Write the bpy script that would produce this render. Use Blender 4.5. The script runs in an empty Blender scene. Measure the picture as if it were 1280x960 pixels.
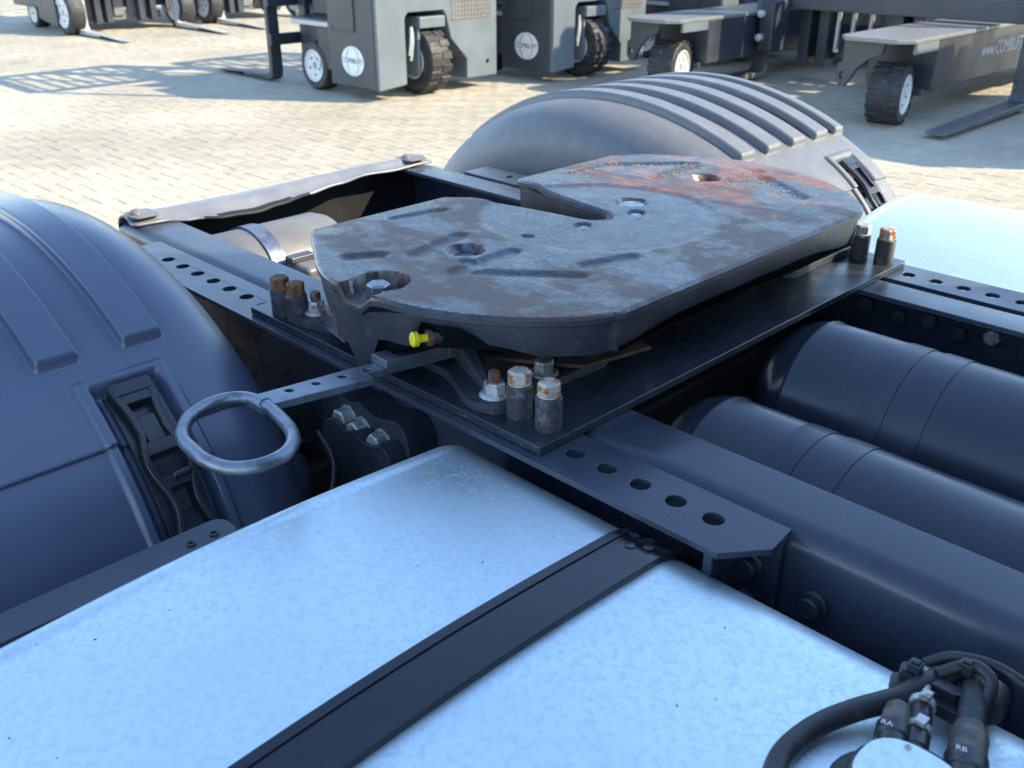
import bpy, bmesh, math, random
from mathutils import Vector, Matrix
from mathutils.geometry import tessellate_polygon, delaunay_2d_cdt
R = math.radians
random.seed(7)
scene = bpy.context.scene
COL = scene.collection
GZ = -0.12                      # ground level; truck datum: rail top z = 0.80

# ------------------------------------------------------------------ camera
cam_d = bpy.data.cameras.new('camera')
cam = bpy.data.objects.new('camera', cam_d); COL.objects.link(cam)
cam.location = (0, 0, 1.40)
cam.rotation_euler = (R(90 - 26.04), 0, R(45))
cam_d.sensor_width = 36; cam_d.lens = 33.67
cam_d.clip_start = 0.02; cam_d.clip_end = 1500
cam_d.dof.use_dof = True; cam_d.dof.focus_distance = 1.35; cam_d.dof.aperture_fstop = 9.5
scene.camera = cam

# ------------------------------------------------------------------ light
SUN_AZ = R(36)                  # from +X towards +Y
SUN_EL = R(35)
to_sun = Vector((math.cos(SUN_EL)*math.cos(SUN_AZ), math.cos(SUN_EL)*math.sin(SUN_AZ), math.sin(SUN_EL)))
w = bpy.data.worlds.new('World'); scene.world = w; w.use_nodes = True
nt = w.node_tree; nt.nodes.clear()
sky = nt.nodes.new('ShaderNodeTexSky'); sky.sky_type = 'NISHITA'; sky.sun_disc = False
sky.sun_elevation = SUN_EL; sky.sun_rotation = R(90) - SUN_AZ
sky.air_density = 1.0; sky.dust_density = 0.1; sky.ozone_density = 1.6
bg = nt.nodes.new('ShaderNodeBackground'); bg.inputs['Strength'].default_value = 0.15
out = nt.nodes.new('ShaderNodeOutputWorld')
nt.links.new(sky.outputs[0], bg.inputs[0]); nt.links.new(bg.outputs[0], out.inputs[0])
sd = bpy.data.lights.new('sun', 'SUN'); sd.energy = 2.95; sd.angle = R(0.53); sd.color = (1.0, 0.86, 0.61)
sun = bpy.data.objects.new('sun', sd); COL.objects.link(sun)
sun.rotation_euler = to_sun.to_track_quat('Z', 'Y').to_euler()
sun.location = (6, 5, 8)
vs = scene.view_settings
vs.view_transform = 'Standard'; vs.look = 'None'; vs.gamma = 1.0; vs.exposure = 1.85; vs.use_curve_mapping = False

# ------------------------------------------------------------------ materials
def mat(name, base, rough=0.5, metal=0.0, var=0.15, vscale=6.0, rvar=0.1, bump=0.0, bscale=200.0,
        base2=None, mscale=9.0, mlo=0.5, mhi=0.6, rough2=None, metal2=None, stretch=None, coat=0.0, detail=6.0,
        base3=None, m3scale=60.0, m3lo=0.62, m3hi=0.66, spec=0.5, bdist=0.002):
    """principled: base colour with soft variation, optional second (patches) and third (specks) tone"""
    m = bpy.data.materials.new(name); m.use_nodes = True
    t = m.node_tree; N = t.nodes; L = t.links
    p = N['Principled BSDF']
    tc = N.new('ShaderNodeTexCoord'); src = tc.outputs['Object']
    if stretch:
        mp = N.new('ShaderNodeMapping'); mp.inputs['Scale'].default_value = stretch
        L.new(src, mp.inputs['Vector']); src = mp.outputs[0]
    def noise(sc, det=detail, rg=0.6):
        n = N.new('ShaderNodeTexNoise'); n.inputs['Scale'].default_value = sc; n.inputs['Detail'].default_value = det
        n.inputs['Roughness'].default_value = rg; L.new(src, n.inputs['Vector']); return n.outputs['Fac']
    def ramp(sock, lo, hi):
        r = N.new('ShaderNodeMapRange'); r.inputs['From Min'].default_value = lo; r.inputs['From Max'].default_value = hi
        r.interpolation_type = 'SMOOTHSTEP'; L.new(sock, r.inputs['Value']); return r.outputs[0]
    def mixc(f, a, b):
        x = N.new('ShaderNodeMix'); x.data_type = 'RGBA'; L.new(f, x.inputs[0])
        for i, v in ((6, a), (7, b)):
            if isinstance(v, tuple): x.inputs[i].default_value = (*v, 1)
            else: L.new(v, x.inputs[i])
        return x.outputs[2]
    def mixf(f, a, b):
        x = N.new('ShaderNodeMix'); x.data_type = 'FLOAT'; L.new(f, x.inputs[0])
        for i, v in ((2, a), (3, b)):
            if isinstance(v, (int, float)): x.inputs[i].default_value = v
            else: L.new(v, x.inputs[i])
        return x.outputs[0]
    n1 = noise(vscale)
    v = ramp(n1, 0.3, 0.7)
    c = mixc(v, tuple(x*(1-var) for x in base), tuple(x*(1+var) for x in base))
    r = mixf(v, max(0.05, rough-rvar), min(1, rough+rvar)); mt = metal
    if base2:
        f = ramp(noise(mscale, 8, 0.65), mlo, mhi)
        c = mixc(f, c, base2); r = mixf(f, r, rough if rough2 is None else rough2)
        mt = mixf(f, metal, metal if metal2 is None else metal2)
    if base3:
        f = ramp(noise(m3scale, 3, 0.5), m3lo, m3hi); c = mixc(f, c, base3); r = mixf(f, r, 0.6)
    L.new(c, p.inputs['Base Color']); L.new(r, p.inputs['Roughness'])
    if isinstance(mt, (int, float)): p.inputs['Metallic'].default_value = mt
    else: L.new(mt, p.inputs['Metallic'])
    p.inputs['Specular IOR Level'].default_value = spec
    p.inputs['Coat Weight'].default_value = coat
    if bump:
        b = N.new('ShaderNodeBump'); b.inputs['Strength'].default_value = bump; b.inputs['Distance'].default_value = bdist
        L.new(noise(bscale, 4), b.inputs['Height']); L.new(b.outputs[0], p.inputs['Normal'])
    return m

M = {}
M['chassis'] = mat('chassis_paint', (.036, .044, .064), .28, var=.12, vscale=5, bump=.05, bscale=320, base2=(.060, .069, .088), mscale=7, mlo=.45, mhi=.80, rough2=.42)
M['galvdark'] = mat('crossmember_paint', (.21, .215, .225), .38, metal=.2, var=.12, vscale=9, bump=.2, bscale=240)
M['plate'] = mat('plate_paint', (.022, .027, .038), .30, var=.2, vscale=9, bump=.12, bscale=220, base2=(.06, .064, .07), mscale=16, mlo=.56, mhi=.75, rough2=.55, base3=(.12, .12, .12), m3scale=150, m3lo=.68, m3hi=.72)
M['cast'] = mat('cast_iron_paint', (.032, .038, .052), .42, var=.2, vscale=14, bump=.6, bscale=330, base2=(.07, .072, .075), mscale=30, mlo=.58, mhi=.68)
M['castrust'] = mat('cast_iron_rust', (.05, .045, .045), .55, var=.2, vscale=20, bump=.6, bscale=250, base2=(.15, .07, .035), mscale=22, mlo=.48, mhi=.58, rough2=.75)
M['fender'] = mat('fender_plastic', (.060, .078, .126), .31, var=.07, vscale=3, rvar=.04, bump=.10, bscale=900, spec=.75)
M['fenderdusty'] = mat('fender_plastic_dusty', (.125, .131, .142), .46, var=.06, vscale=5, rvar=.05, bump=.15, bscale=800, base2=(.16, .166, .176), mscale=28, mlo=.42, mhi=.75)
M['latch'] = mat('latch_plastic', (.022, .024, .030), .28, var=.15, bump=.1, bscale=500)
M['alu'] = mat('tank_aluminium', (.67, .785, .815), .42, metal=.80, var=.035, vscale=5, rvar=.05, bump=.10, bscale=420, base2=(.57, .67, .71), mscale=120, mlo=.44, mhi=.68, rough2=.50, detail=10, base3=(.66, .71, .76), m3scale=230, m3lo=.55, m3hi=.68)
M['galv'] = mat('galvanised_bar', (.21, .235, .275), .40, metal=.85, var=.15, vscale=30, bump=.25, bscale=240, base2=(.14, .155, .18), mscale=40, mlo=.5, mhi=.65)
M['silver'] = mat('silver_tank_paint', (.15, .15, .15), .46, metal=.1, var=.10, vscale=14, bump=.2, bscale=300, base2=(.17, .165, .16), mscale=60, mlo=.58, mhi=.68)
M['zinc'] = mat('zinc_bolt', (.50, .50, .48), .45, metal=.6, var=.2, vscale=60, bump=.4, bscale=300, base2=(.22, .21, .20), mscale=90, mlo=.52, mhi=.6)
M['rustbolt'] = mat('rusty_zinc_bolt', (.46, .42, .35), .5, metal=.35, var=.15, vscale=70, bump=.5, bscale=300, base2=(.30, .12, .035), mscale=55, mlo=.50, mhi=.57, rough2=.8, metal2=0)
M['rust'] = mat('rust', (.20, .085, .035), .85, var=.35, vscale=80, bump=.8, bscale=220, base2=(.07, .055, .05), mscale=60, mlo=.48, mhi=.58)
M['sleeve'] = mat('spacer_sleeve', (.045, .048, .055), .55, var=.25, vscale=60, bump=.4, bscale=300, base2=(.13, .13, .135), mscale=80, mlo=.52, mhi=.66)
M['yellow'] = mat('yellow_plastic', (.75, .62, .01), .4, var=.06)
M['rubber'] = mat('rubber', (.022, .022, .024), .62, var=.2, vscale=20, bump=.3, bscale=150, base2=(.06, .058, .055), mscale=12, mlo=.5, mhi=.7)
M['hose'] = mat('rubber_hose', (.020, .021, .024), .45, var=.2, vscale=30, bump=.25, bscale=300, base2=(.06, .06, .062), mscale=40, mlo=.55, mhi=.7)
M['browncap'] = mat('aged_connector', (.12, .10, .085), .55, var=.3, vscale=60, bump=.4, bscale=200, base2=(.045, .04, .04), mscale=50, mlo=.45, mhi=.6)
M['white'] = mat('white_rim_paint', (.62, .63, .64), .4, var=.05, vscale=20, base2=(.45, .44, .42), mscale=18, mlo=.58, mhi=.75)
M['whitehose'] = mat('white_hose', (.48, .48, .46), .45, var=.05)
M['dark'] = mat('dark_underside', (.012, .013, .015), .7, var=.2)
M['flgrey'] = mat('forklift_grey_paint', (.130, .155, .172), .42, var=.06, vscale=3, base2=(.10, .118, .132), mscale=9, mlo=.55, mhi=.8)
M['fldark'] = mat('forklift_dark_paint', (.030, .036, .048), .40, var=.12, vscale=4)
M['flside'] = mat('forklift_charcoal_and_shaded_side', (.046, .051, .062), .45, var=.08, vscale=4)  # darker grey; on the body side it puts that face's shade into the colour
M['flsilver'] = mat('forklift_silver_paint', (.40, .42, .42), .4, metal=.2, var=.1, vscale=8)
M['forksteel'] = mat('fork_steel', (.10, .105, .115), .45, metal=.3, var=.25, vscale=14, base2=(.20, .2, .2), mscale=18, mlo=.55, mhi=.7)
M['deck'] = mat('deck_plate', (.21, .215, .21), .45, metal=.3, var=.1, vscale=30, bump=.5, bscale=90)
M['mesh'] = mat('perforated_mesh', (.30, .30, .29), .45, metal=.6, var=.5, vscale=130, bump=1, bscale=130)
M['decal'] = mat('white_decal', (.72, .74, .76), .45, var=.03)
M['ink'] = mat('decal_ink', (.05, .055, .065), .5, var=.05)
M['glass'] = mat('dark_glass', (.01, .012, .015), .06, var=.0, rvar=.01)
M['cab'] = mat('cab_paint', (.05, .055, .065), .3, var=.04, coat=.3)
M['amber'] = mat('amber_lens', (.55, .20, .02), .3)
M['rusttext'] = mat('rust_lettering', (.23, .12, .07), .8, var=.3, vscale=90)

def paver_mat():
    m = bpy.data.materials.new('concrete_paver'); m.use_nodes = True
    t = m.node_tree; N = t.nodes; L = t.links; p = N['Principled BSDF']
    geo = N.new('ShaderNodeNewGeometry'); oi = N.new('ShaderNodeObjectInfo')
    add = N.new('ShaderNodeMath'); add.operation = 'ADD'
    L.new(geo.outputs['Random Per Island'], add.inputs[0]); L.new(oi.outputs['Random'], add.inputs[1])
    fr = N.new('ShaderNodeMath'); fr.operation = 'FRACT'; L.new(add.outputs[0], fr.inputs[0])
    pos = geo.outputs['Position']
    n1 = N.new('ShaderNodeTexNoise'); n1.inputs['Scale'].default_value = .55; n1.inputs['Detail'].default_value = 6; L.new(pos, n1.inputs['Vector'])
    n2 = N.new('ShaderNodeTexNoise'); n2.inputs['Scale'].default_value = 14; n2.inputs['Detail'].default_value = 5; L.new(pos, n2.inputs['Vector'])
    cr = N.new('ShaderNodeValToRGB'); L.new(fr.outputs[0], cr.inputs[0])
    cr.color_ramp.elements[0].color = (.365, .326, .248, 1); cr.color_ramp.elements[1].color = (.415, .372, .286, 1)
    e = cr.color_ramp.elements.new(.5); e.color = (.388, .348, .266, 1)
    mx = N.new('ShaderNodeMix'); mx.data_type = 'RGBA'; mx.blend_type = 'MULTIPLY'; mx.inputs[0].default_value = 1
    mr = N.new('ShaderNodeMapRange'); mr.inputs['From Min'].default_value = .32; mr.inputs['From Max'].default_value = .62
    mr.inputs['To Min'].default_value = .74; mr.inputs['To Max'].default_value = 1.08
    L.new(n1.outputs['Fac'], mr.inputs['Value'])
    mr2 = N.new('ShaderNodeMapRange'); mr2.inputs['To Min'].default_value = .85; mr2.inputs['To Max'].default_value = 1.15
    L.new(n2.outputs['Fac'], mr2.inputs['Value'])
    mm = N.new('ShaderNodeMath'); mm.operation = 'MULTIPLY'; L.new(mr.outputs[0], mm.inputs[0]); L.new(mr2.outputs[0], mm.inputs[1])
    L.new(cr.outputs[0], mx.inputs[6]); L.new(mm.outputs[0], mx.inputs[7]); L.new(mx.outputs[2], p.inputs['Base Color'])
    p.inputs['Roughness'].default_value = .75
    b = N.new('ShaderNodeBump'); b.inputs['Strength'].default_value = .3; b.inputs['Distance'].default_value = .004
    n3 = N.new('ShaderNodeTexNoise'); n3.inputs['Scale'].default_value = 90; L.new(pos, n3.inputs['Vector'])
    L.new(n3.outputs['Fac'], b.inputs['Height']); L.new(b.outputs[0], p.inputs['Normal'])
    return m
M['paver'] = paver_mat()
M['sand'] = mat('joint_sand', (.315, .28, .212), .9, var=.15, vscale=2, bump=.4, bscale=60)

def fifth_wheel_mat():
    m = bpy.data.materials.new('greasy_worn_steel'); m.use_nodes = True
    t = m.node_tree; N = t.nodes; L = t.links; p = N['Principled BSDF']
    tc = N.new('ShaderNodeTexCoord')
    def mapped(rot, sc):
        mp = N.new('ShaderNodeMapping'); mp.inputs['Rotation'].default_value = (0, 0, rot); mp.inputs['Scale'].default_value = sc
        L.new(tc.outputs['Object'], mp.inputs['Vector']); return mp.outputs[0]
    def noise(vec, sc, det=6, rg=.6, dist=0):
        n = N.new('ShaderNodeTexNoise'); n.inputs['Scale'].default_value = sc; n.inputs['Detail'].default_value = det
        n.inputs['Roughness'].default_value = rg; n.inputs['Distortion'].default_value = dist; L.new(vec, n.inputs['Vector']); return n.outputs['Fac']
    def ramp(s, lo, hi):
        r = N.new('ShaderNodeMapRange'); r.inputs['From Min'].default_value = lo; r.inputs['From Max'].default_value = hi
        r.interpolation_type = 'SMOOTHSTEP'; L.new(s, r.inputs['Value']); return r.outputs[0]
    def mixc(f, a, b):
        x = N.new('ShaderNodeMix'); x.data_type = 'RGBA'; L.new(f, x.inputs[0])
        for i, v in ((6, a), (7, b)):
            if isinstance(v, tuple): x.inputs[i].default_value = (*v, 1)
            else: L.new(v, x.inputs[i])
        return x.outputs[2]
    def mixf(f, a, b):
        x = N.new('ShaderNodeMix'); x.data_type = 'FLOAT'; L.new(f, x.inputs[0])
        for i, v in ((2, a), (3, b)):
            if isinstance(v, (int, float)): x.inputs[i].default_value = v
            else: L.new(v, x.inputs[i])
        return x.outputs[0]
    o = tc.outputs['Object']
    def scaled(f, k):
        x = N.new('ShaderNodeMath'); x.operation = 'MULTIPLY'; L.new(f, x.inputs[0])
        if isinstance(k, (int, float)): x.inputs[1].default_value = k
        else: L.new(k, x.inputs[1])
        return x.outputs[0]
    # the smooth cover round the jaw keeps its own grey, the wear plate around it is smeared
    vd = N.new('ShaderNodeVectorMath'); vd.operation = 'DISTANCE'; vd.inputs[1].default_value = (-1.04, 1.25, .937); L.new(o, vd.inputs[0])
    ringm = ramp(vd.outputs['Value'], .195, .212)
    diag = mapped(R(20), (1, 1.7, 1))
    sy0 = N.new('ShaderNodeSeparateXYZ'); L.new(o, sy0.inputs[0]); N_sepY = sy0.outputs[1]
    na = N.new('ShaderNodeMath'); na.operation = 'ADD'; na.inputs[1].default_value = .13; L.new(noise(diag, 7.0, 9, .7, .5), na.inputs[0]); N_add = na.outputs[0]
    steel = mixc(ramp(noise(o, 7), .3, .7), (.070, .077, .088), (.130, .140, .155))
    steel = mixc(ramp(noise(o, 60, 6, .7), .42, .68), steel, (.050, .055, .064))
    big = noise(diag, 4.0, 7, .62, .4)
    brown = scaled(ramp(big, .46, .54), ringm)
    c = mixc(scaled(brown, .92), steel, (.085, .043, .029))
    r = mixf(brown, .29, .44); mt = mixf(brown, .72, .25)
    farm = ramp(N_sepY, 1.30, 1.50)
    orange = scaled(scaled(ramp(mixf(farm, noise(diag, 7.0, 9, .7, .5), N_add), .60, .70), ringm), .9)
    c = mixc(orange, c, (.20, .070, .032)); mt = mixf(orange, mt, .05)
    green = scaled(ramp(noise(o, 9, 9, .72), .60, .74), .8)
    c = mixc(green, c, (.13, .155, .125)); mt = mixf(green, mt, .2); r = mixf(green, r, .42)
    pale = scaled(ramp(noise(mapped(R(-30), (1, 5, 1)), 6, 9, .75, .3), .56, .74), .6)
    c = mixc(pale, c, (.20, .215, .23))
    streak = scaled(ramp(noise(mapped(R(-32), (2.2, 34, 2)), 9, 6, .8, .3), .58, .64), .7)
    c = mixc(streak, c, (.035, .037, .042)); r = mixf(streak, r, .5); mt = mixf(streak, mt, .2)
    streak2 = scaled(ramp(noise(mapped(R(50), (2.2, 40, 2)), 7, 6, .8, .3), .62, .67), .5)
    c = mixc(streak2, c, (.03, .032, .036))
    sx = N.new('ShaderNodeSeparateXYZ'); L.new(o, sx.inputs[0])
    ax_ = N.new('ShaderNodeMath'); ax_.operation = 'ADD'; ax_.inputs[1].default_value = 1.04; L.new(sx.outputs[0], ax_.inputs[0])
    ay_ = N.new('ShaderNodeMath'); ay_.operation = 'ADD'; ay_.inputs[1].default_value = -1.25; L.new(sx.outputs[1], ay_.inputs[0])
    at_ = N.new('ShaderNodeMath'); at_.operation = 'ARCTAN2'; L.new(ay_.outputs[0], at_.inputs[0]); L.new(ax_.outputs[0], at_.inputs[1])
    cb = N.new('ShaderNodeCombineXYZ'); L.new(scaled(vd.outputs['Value'], 55.0), cb.inputs[0]); L.new(scaled(at_.outputs[0], 1.6), cb.inputs[1])
    arc = noise(cb.outputs[0], 2.2, 6, .75, .2)
    c = mixc(scaled(scaled(ramp(arc, .56, .66), ringm), .75), c, (.030, .032, .037)); 
    c = mixc(scaled(scaled(ramp(arc, .44, .34), ringm), .35), c, (.20, .212, .225))
    rimw = ramp(noise(o, 26, 6, .65), .50, .60)
    r = mixf(scaled(rimw, .6), r, .18)
    fleck = ramp(noise(o, 85, 2, .5), .70, .725)
    c = mixc(fleck, c, (.012, .012, .013)); mt = mixf(fleck, mt, 0.0)
    L.new(c, p.inputs['Base Color']); L.new(r, p.inputs['Roughness']); L.new(mt, p.inputs['Metallic'])
    b = N.new('ShaderNodeBump'); b.inputs['Strength'].default_value = .45; b.inputs['Distance'].default_value = .0015
    ad = N.new('ShaderNodeMath'); ad.operation = 'ADD'
    L.new(noise(mapped(R(-32), (2, 16, 2)), 14, 8, .7), ad.inputs[0]); L.new(noise(o, 120, 5, .6), ad.inputs[1])
    L.new(ad.outputs[0], b.inputs['Height']); L.new(b.outputs[0], p.inputs['Normal'])
    return m
M['grease'] = fifth_wheel_mat()
M['crumb'] = mat('grease_crumb', (.20, .22, .17), .5, var=.4, vscale=70, base2=(.07, .07, .065), mscale=45, mlo=.55, mhi=.62)

# ------------------------------------------------------------------ mesh helpers
def box(bm, x0, x1, y0, y1, z0, z1):
    v = [bm.verts.new((x, y, z)) for x in (x0, x1) for y in (y0, y1) for z in (z0, z1)]
    for f in ((0,1,3,2), (4,6,7,5), (0,4,5,1), (2,3,7,6), (0,2,6,4), (1,5,7,3)):
        bm.faces.new([v[i] for i in f])
def frame(d):
    d = Vector(d).normalized()
    a = Vector((0, 0, 1)) if abs(d.z) < .9 else Vector((1, 0, 0))
    u = d.cross(a).normalized(); return u, d.cross(u).normalized(), d
def rings(bm, rs, close0=True, close1=True, loop=True):
    """rs: list of lists of points, skin consecutive rings"""
    vv = [[bm.verts.new(p) for p in r] for r in rs]
    n = len(vv[0])
    for a, b in zip(vv, vv[1:]):
        for i in range(n if loop else n-1):
            j = (i+1) % n; bm.faces.new((a[i], a[j], b[j], b[i]))
    if close0: bm.faces.new(vv[0][::-1])
    if close1: bm.faces.new(vv[-1])
    return vv
def lathe(bm, c, d, prof, n=24, ph=0.0):
    """prof: list of (t along axis, radius)"""
    u, v, d = frame(d); c = Vector(c)
    rings(bm, [[c + d*t + (u*math.cos(ph+2*math.pi*i/n) + v*math.sin(ph+2*math.pi*i/n))*max(r, 1e-5) for i in range(n)] for t, r in prof])
def cyl(bm, a, b, r, n=20, ch=0.0):
    a = Vector(a); b = Vector(b); l = (b-a).length
    pr = [(0, r), (l, r)] if not ch else [(0, r-ch), (ch, r), (l-ch, r), (l, r-ch)]
    lathe(bm, a, b-a, pr, n)
def hexhead(bm, c, d, af, h, ph=0.0):
    r = af/math.sqrt(3)
    u, v, dd = frame(d); c = Vector(c)
    def ring(t, k, n=6): return [c + dd*t + (u*math.cos(ph+math.pi*i/3) + v*math.sin(ph+math.pi*i/3))*r*k for i in range(6)]
    rings(bm, [ring(0, 1), ring(h*.84, 1), ring(h, .86)])
def flangenut(bm, c, d, af, h, ph=0.0, stud=0.0, rs=None):
    c = Vector(c); d = Vector(d).normalized()
    lathe(bm, c, d, [(0, af*.80), (h*.10, af*.80), (h*.26, af*.62)], 20)
    hexhead(bm, c + d*h*.2, d, af, h*.8, ph)
def catmull(pts, n=8, closed=False):
    P = [Vector(p) for p in pts]; o = []
    m = len(P); rng = range(m if closed else m-1)
    for i in rng:
        p0 = P[(i-1) % m] if closed or i > 0 else P[0]*2-P[1]
        p1 = P[i]; p2 = P[(i+1) % m]
        p3 = P[(i+2) % m] if closed or i+2 < m else P[-1]*2-P[-2]
        for k in range(n):
            t = k/n
            o.append(.5*((2*p1)+(p2-p0)*t+(2*p0-5*p1+4*p2-p3)*t*t+(3*p1-p0-3*p2+p3)*t**3))
    if not closed: o.append(P[-1])
    return o
def tube(bm, path, r, n=12, closed=False):
    P = [Vector(p) for p in path]; m = len(P)
    rr = r if callable(r) else (lambda t: r)
    tang = [((P[(i+1) % m] if closed or i < m-1 else P[i]) - (P[(i-1) % m] if closed or i > 0 else P[i])).normalized() for i in range(m)]
    u, v, _ = frame(tang[0]); rs = []
    for i in range(m):
        if i:
            q = tang[i-1].rotation_difference(tang[i]); u = q @ u; v = q @ v
        rs.append([P[i] + (u*math.cos(2*math.pi*k/n) + v*math.sin(2*math.pi*k/n))*rr(i/(m-1)) for k in range(n)])
    if closed:
        # small residual twist is absorbed in the last ring
        rings(bm, rs + [rs[0]], False, False); bmesh.ops.remove_doubles(bm, verts=bm.verts[:], dist=1e-6)
    else: rings(bm, rs)
def slab(bm, contours, z0, z1, fn=None):
    """extruded polygon with holes; contours in (x, y); fn maps (x, y, z) to world"""
    fn = fn or (lambda x, y, z: (x, y, z))
    loops = [[Vector((x, y, 0)) for x, y in c] for c in contours]
    flat = [p for l in loops for p in l]
    tris = tessellate_polygon(loops)
    lo = [bm.verts.new(fn(p.x, p.y, z0)) for p in flat]; hi = [bm.verts.new(fn(p.x, p.y, z1)) for p in flat]
    for a, b, c in tris:
        try: bm.faces.new((hi[a], hi[b], hi[c])); bm.faces.new((lo[c], lo[b], lo[a]))
        except ValueError: pass
    k = 0
    for l in loops:
        n = len(l)
        for i in range(n):
            j = (i+1) % n
            bm.faces.new((lo[k+i], lo[k+j], hi[k+j], hi[k+i]))
        k += n
def circ(x, y, r, n=16, ry=None):
    ry = ry or r
    return [(x+r*math.cos(2*math.pi*i/n), y+ry*math.sin(2*math.pi*i/n)) for i in range(n)]
def rrect(x0, x1, y0, y1, r, n=4):
    o = []
    for cx, cy, a in ((x1-r, y1-r, 0), (x0+r, y1-r, 90), (x0+r, y0+r, 180), (x1-r, y0+r, 270)):
        for i in range(n+1):
            t = R(a+90*i/n); o.append((cx+r*math.cos(t), cy+r*math.sin(t)))
    return o
def obj(name, bm, m, parent=None, bevel=0.0, seg=2, smooth=30, label=None, inv=True):
    bmesh.ops.recalc_face_normals(bm, faces=bm.faces[:])
    me = bpy.data.meshes.new(name); bm.to_mesh(me); bm.free()
    for x in (m if isinstance(m, (list, tuple)) else [m]): me.materials.append(M[x])
    if smooth:
        for p in me.polygons: p.use_smooth = True
        me.set_sharp_from_angle(angle=R(smooth))
    o = bpy.data.objects.new(name, me); COL.objects.link(o)
    if parent:
        o.parent = parent
        if parent.type == 'EMPTY' and inv:
            o.matrix_parent_inverse = (Matrix.Translation(parent.location) @ parent.rotation_euler.to_matrix().to_4x4()).inverted()
    if bevel:
        b = o.modifiers.new('bevel', 'BEVEL'); b.width = bevel; b.segments = seg; b.limit_method = 'ANGLE'; b.angle_limit = R(38); b.harden_normals = True
    if label: o['label'] = label
    return o
def B(): return bmesh.new()
def thing(name, label, cat, loc, group=None):
    o = bpy.data.objects.new(name, None); COL.objects.link(o); o.location = loc; o.empty_display_size = .2
    o['label'] = label; o['category'] = cat
    if group: o['group'] = group
    return o
def textmesh(name, s, m, size, fn, parent, label=None, inv=True, lift=0.0):
    """flat lettering: built-in font turned into a mesh, fn maps (x, y) to world"""
    cu = bpy.data.curves.new('lettering', 'FONT'); cu.body = s; cu.size = size; cu.align_x = 'CENTER'; cu.align_y = 'CENTER'; cu.resolution_u = 3
    to = bpy.data.objects.new('lettering', cu); COL.objects.link(to)
    dg = bpy.context.evaluated_depsgraph_get(); dg.update()
    me = bpy.data.meshes.new_from_object(to.evaluated_get(dg))
    bpy.data.objects.remove(to)
    for v in me.vertices: v.co = Vector(fn(v.co.x, v.co.y))
    bm = B(); bm.from_mesh(me); bpy.data.meshes.remove(me)
    return obj(name, bm, m, parent, smooth=None, label=label, inv=inv)

# ================================================================== GROUND
bm = B(); S = 400
vs_ = [bm.verts.new((x, y, GZ-.003)) for x, y in ((-S, -S), (S, -S), (S, S), (-S, S))]; bm.faces.new(vs_)
ground = obj('ground', bm, 'sand', smooth=None); ground['kind'] = 'structure'

CP, SP = math.cos(R(26.04)), math.sin(R(26.04))
def in_view(x, y, z):
    r = (x+y)*.70711; h = (y-x)*.70711; zz = z-1.4
    d = h*CP - zz*SP
    if d < .3: return None
    return 640+1197*r/d, 480-1197*(h*SP+zz*CP)/d, d
def paver_geo(bm, x, y, L, W, dz=0.0, tilt=(0, 0)):
    g = .0014; c = .0035
    x0, x1, y0, y1 = x+g, x+L-g, y+g, y+W-g
    def ring(i, z): return [(a, b, z + tilt[0]*(a-x) + tilt[1]*(b-y)) for a, b in ((x0+i, y0+i), (x1-i, y0+i), (x1-i, y1-i), (x0+i, y1-i))]
    rings(bm, [ring(0, GZ-.03+dz), ring(0, GZ-.003+dz), ring(c, GZ+dz)], close0=False)
def visible_gap(u, v):
    if 0 < u < 170 and 55 < v < 246: return True
    if 170 <= u < 545 and 125 < v < 262-(u-170)*.19: return True
    if 1115 < u < 1278 and 190 < v < 226: return True
    return False
cells = []
w1 = .10
for i in range(-200, 10):
    for j in range(-10, 150):
        m4 = (i-j) % 4
        if m4 not in (0, 3): continue
        x, y = i*w1, j*w1
        q = in_view(x, y, GZ)
        if not q: continue
        u, v, d = q
        if -260 < u < 1560 and -30 < v < 620 and d < 17.5:
            cells.append((d, x, y, m4, u, v))
cells.sort()
near = [c for c in cells if visible_gap(c[4], c[5])][:300]
nearset = set((c[1], c[2]) for c in near)
pm = {}
for k, (L_, W_) in ((0, (.2, .1)), (3, (.1, .2))):
    b = B(); paver_geo(b, 0, 0, L_, W_)
    bmesh.ops.translate(b, verts=b.verts, vec=(0, 0, -GZ))
    bmesh.ops.recalc_face_normals(b, faces=b.faces[:])
    me = bpy.data.meshes.new('paver'); b.to_mesh(me); b.free(); me.materials.append(M['paver']); pm[k] = me
for d, x, y, k, u, v in near:
    o = bpy.data.objects.new('paver', pm[k]); COL.objects.link(o); o.parent = ground
    o.location = (x, y, GZ + random.uniform(-.0015, .0015)); o.rotation_euler = (random.uniform(-.008, .008), random.uniform(-.008, .008), 0)
bm = B()
for d, x, y, k, u, v in cells:
    if (x, y) in nearset: continue
    paver_geo(bm, x, y, *((.2, .1) if k == 0 else (.1, .2)), dz=random.uniform(-.0015, .0015), tilt=(random.uniform(-.008, .008), random.uniform(-.008, .008)))
pv = obj('paver_field', bm, 'paver', ground, smooth=None); pv['kind'] = 'stuff'

# ================================================================== TRUCK
YC = 1.257
truck = thing('tractor_truck', 'dark grey tractor truck chassis with greasy fifth wheel coupling and bare aluminium tanks', 'truck', (-.6, YC, GZ))
mir = lambda y: 2*YC - y

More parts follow.
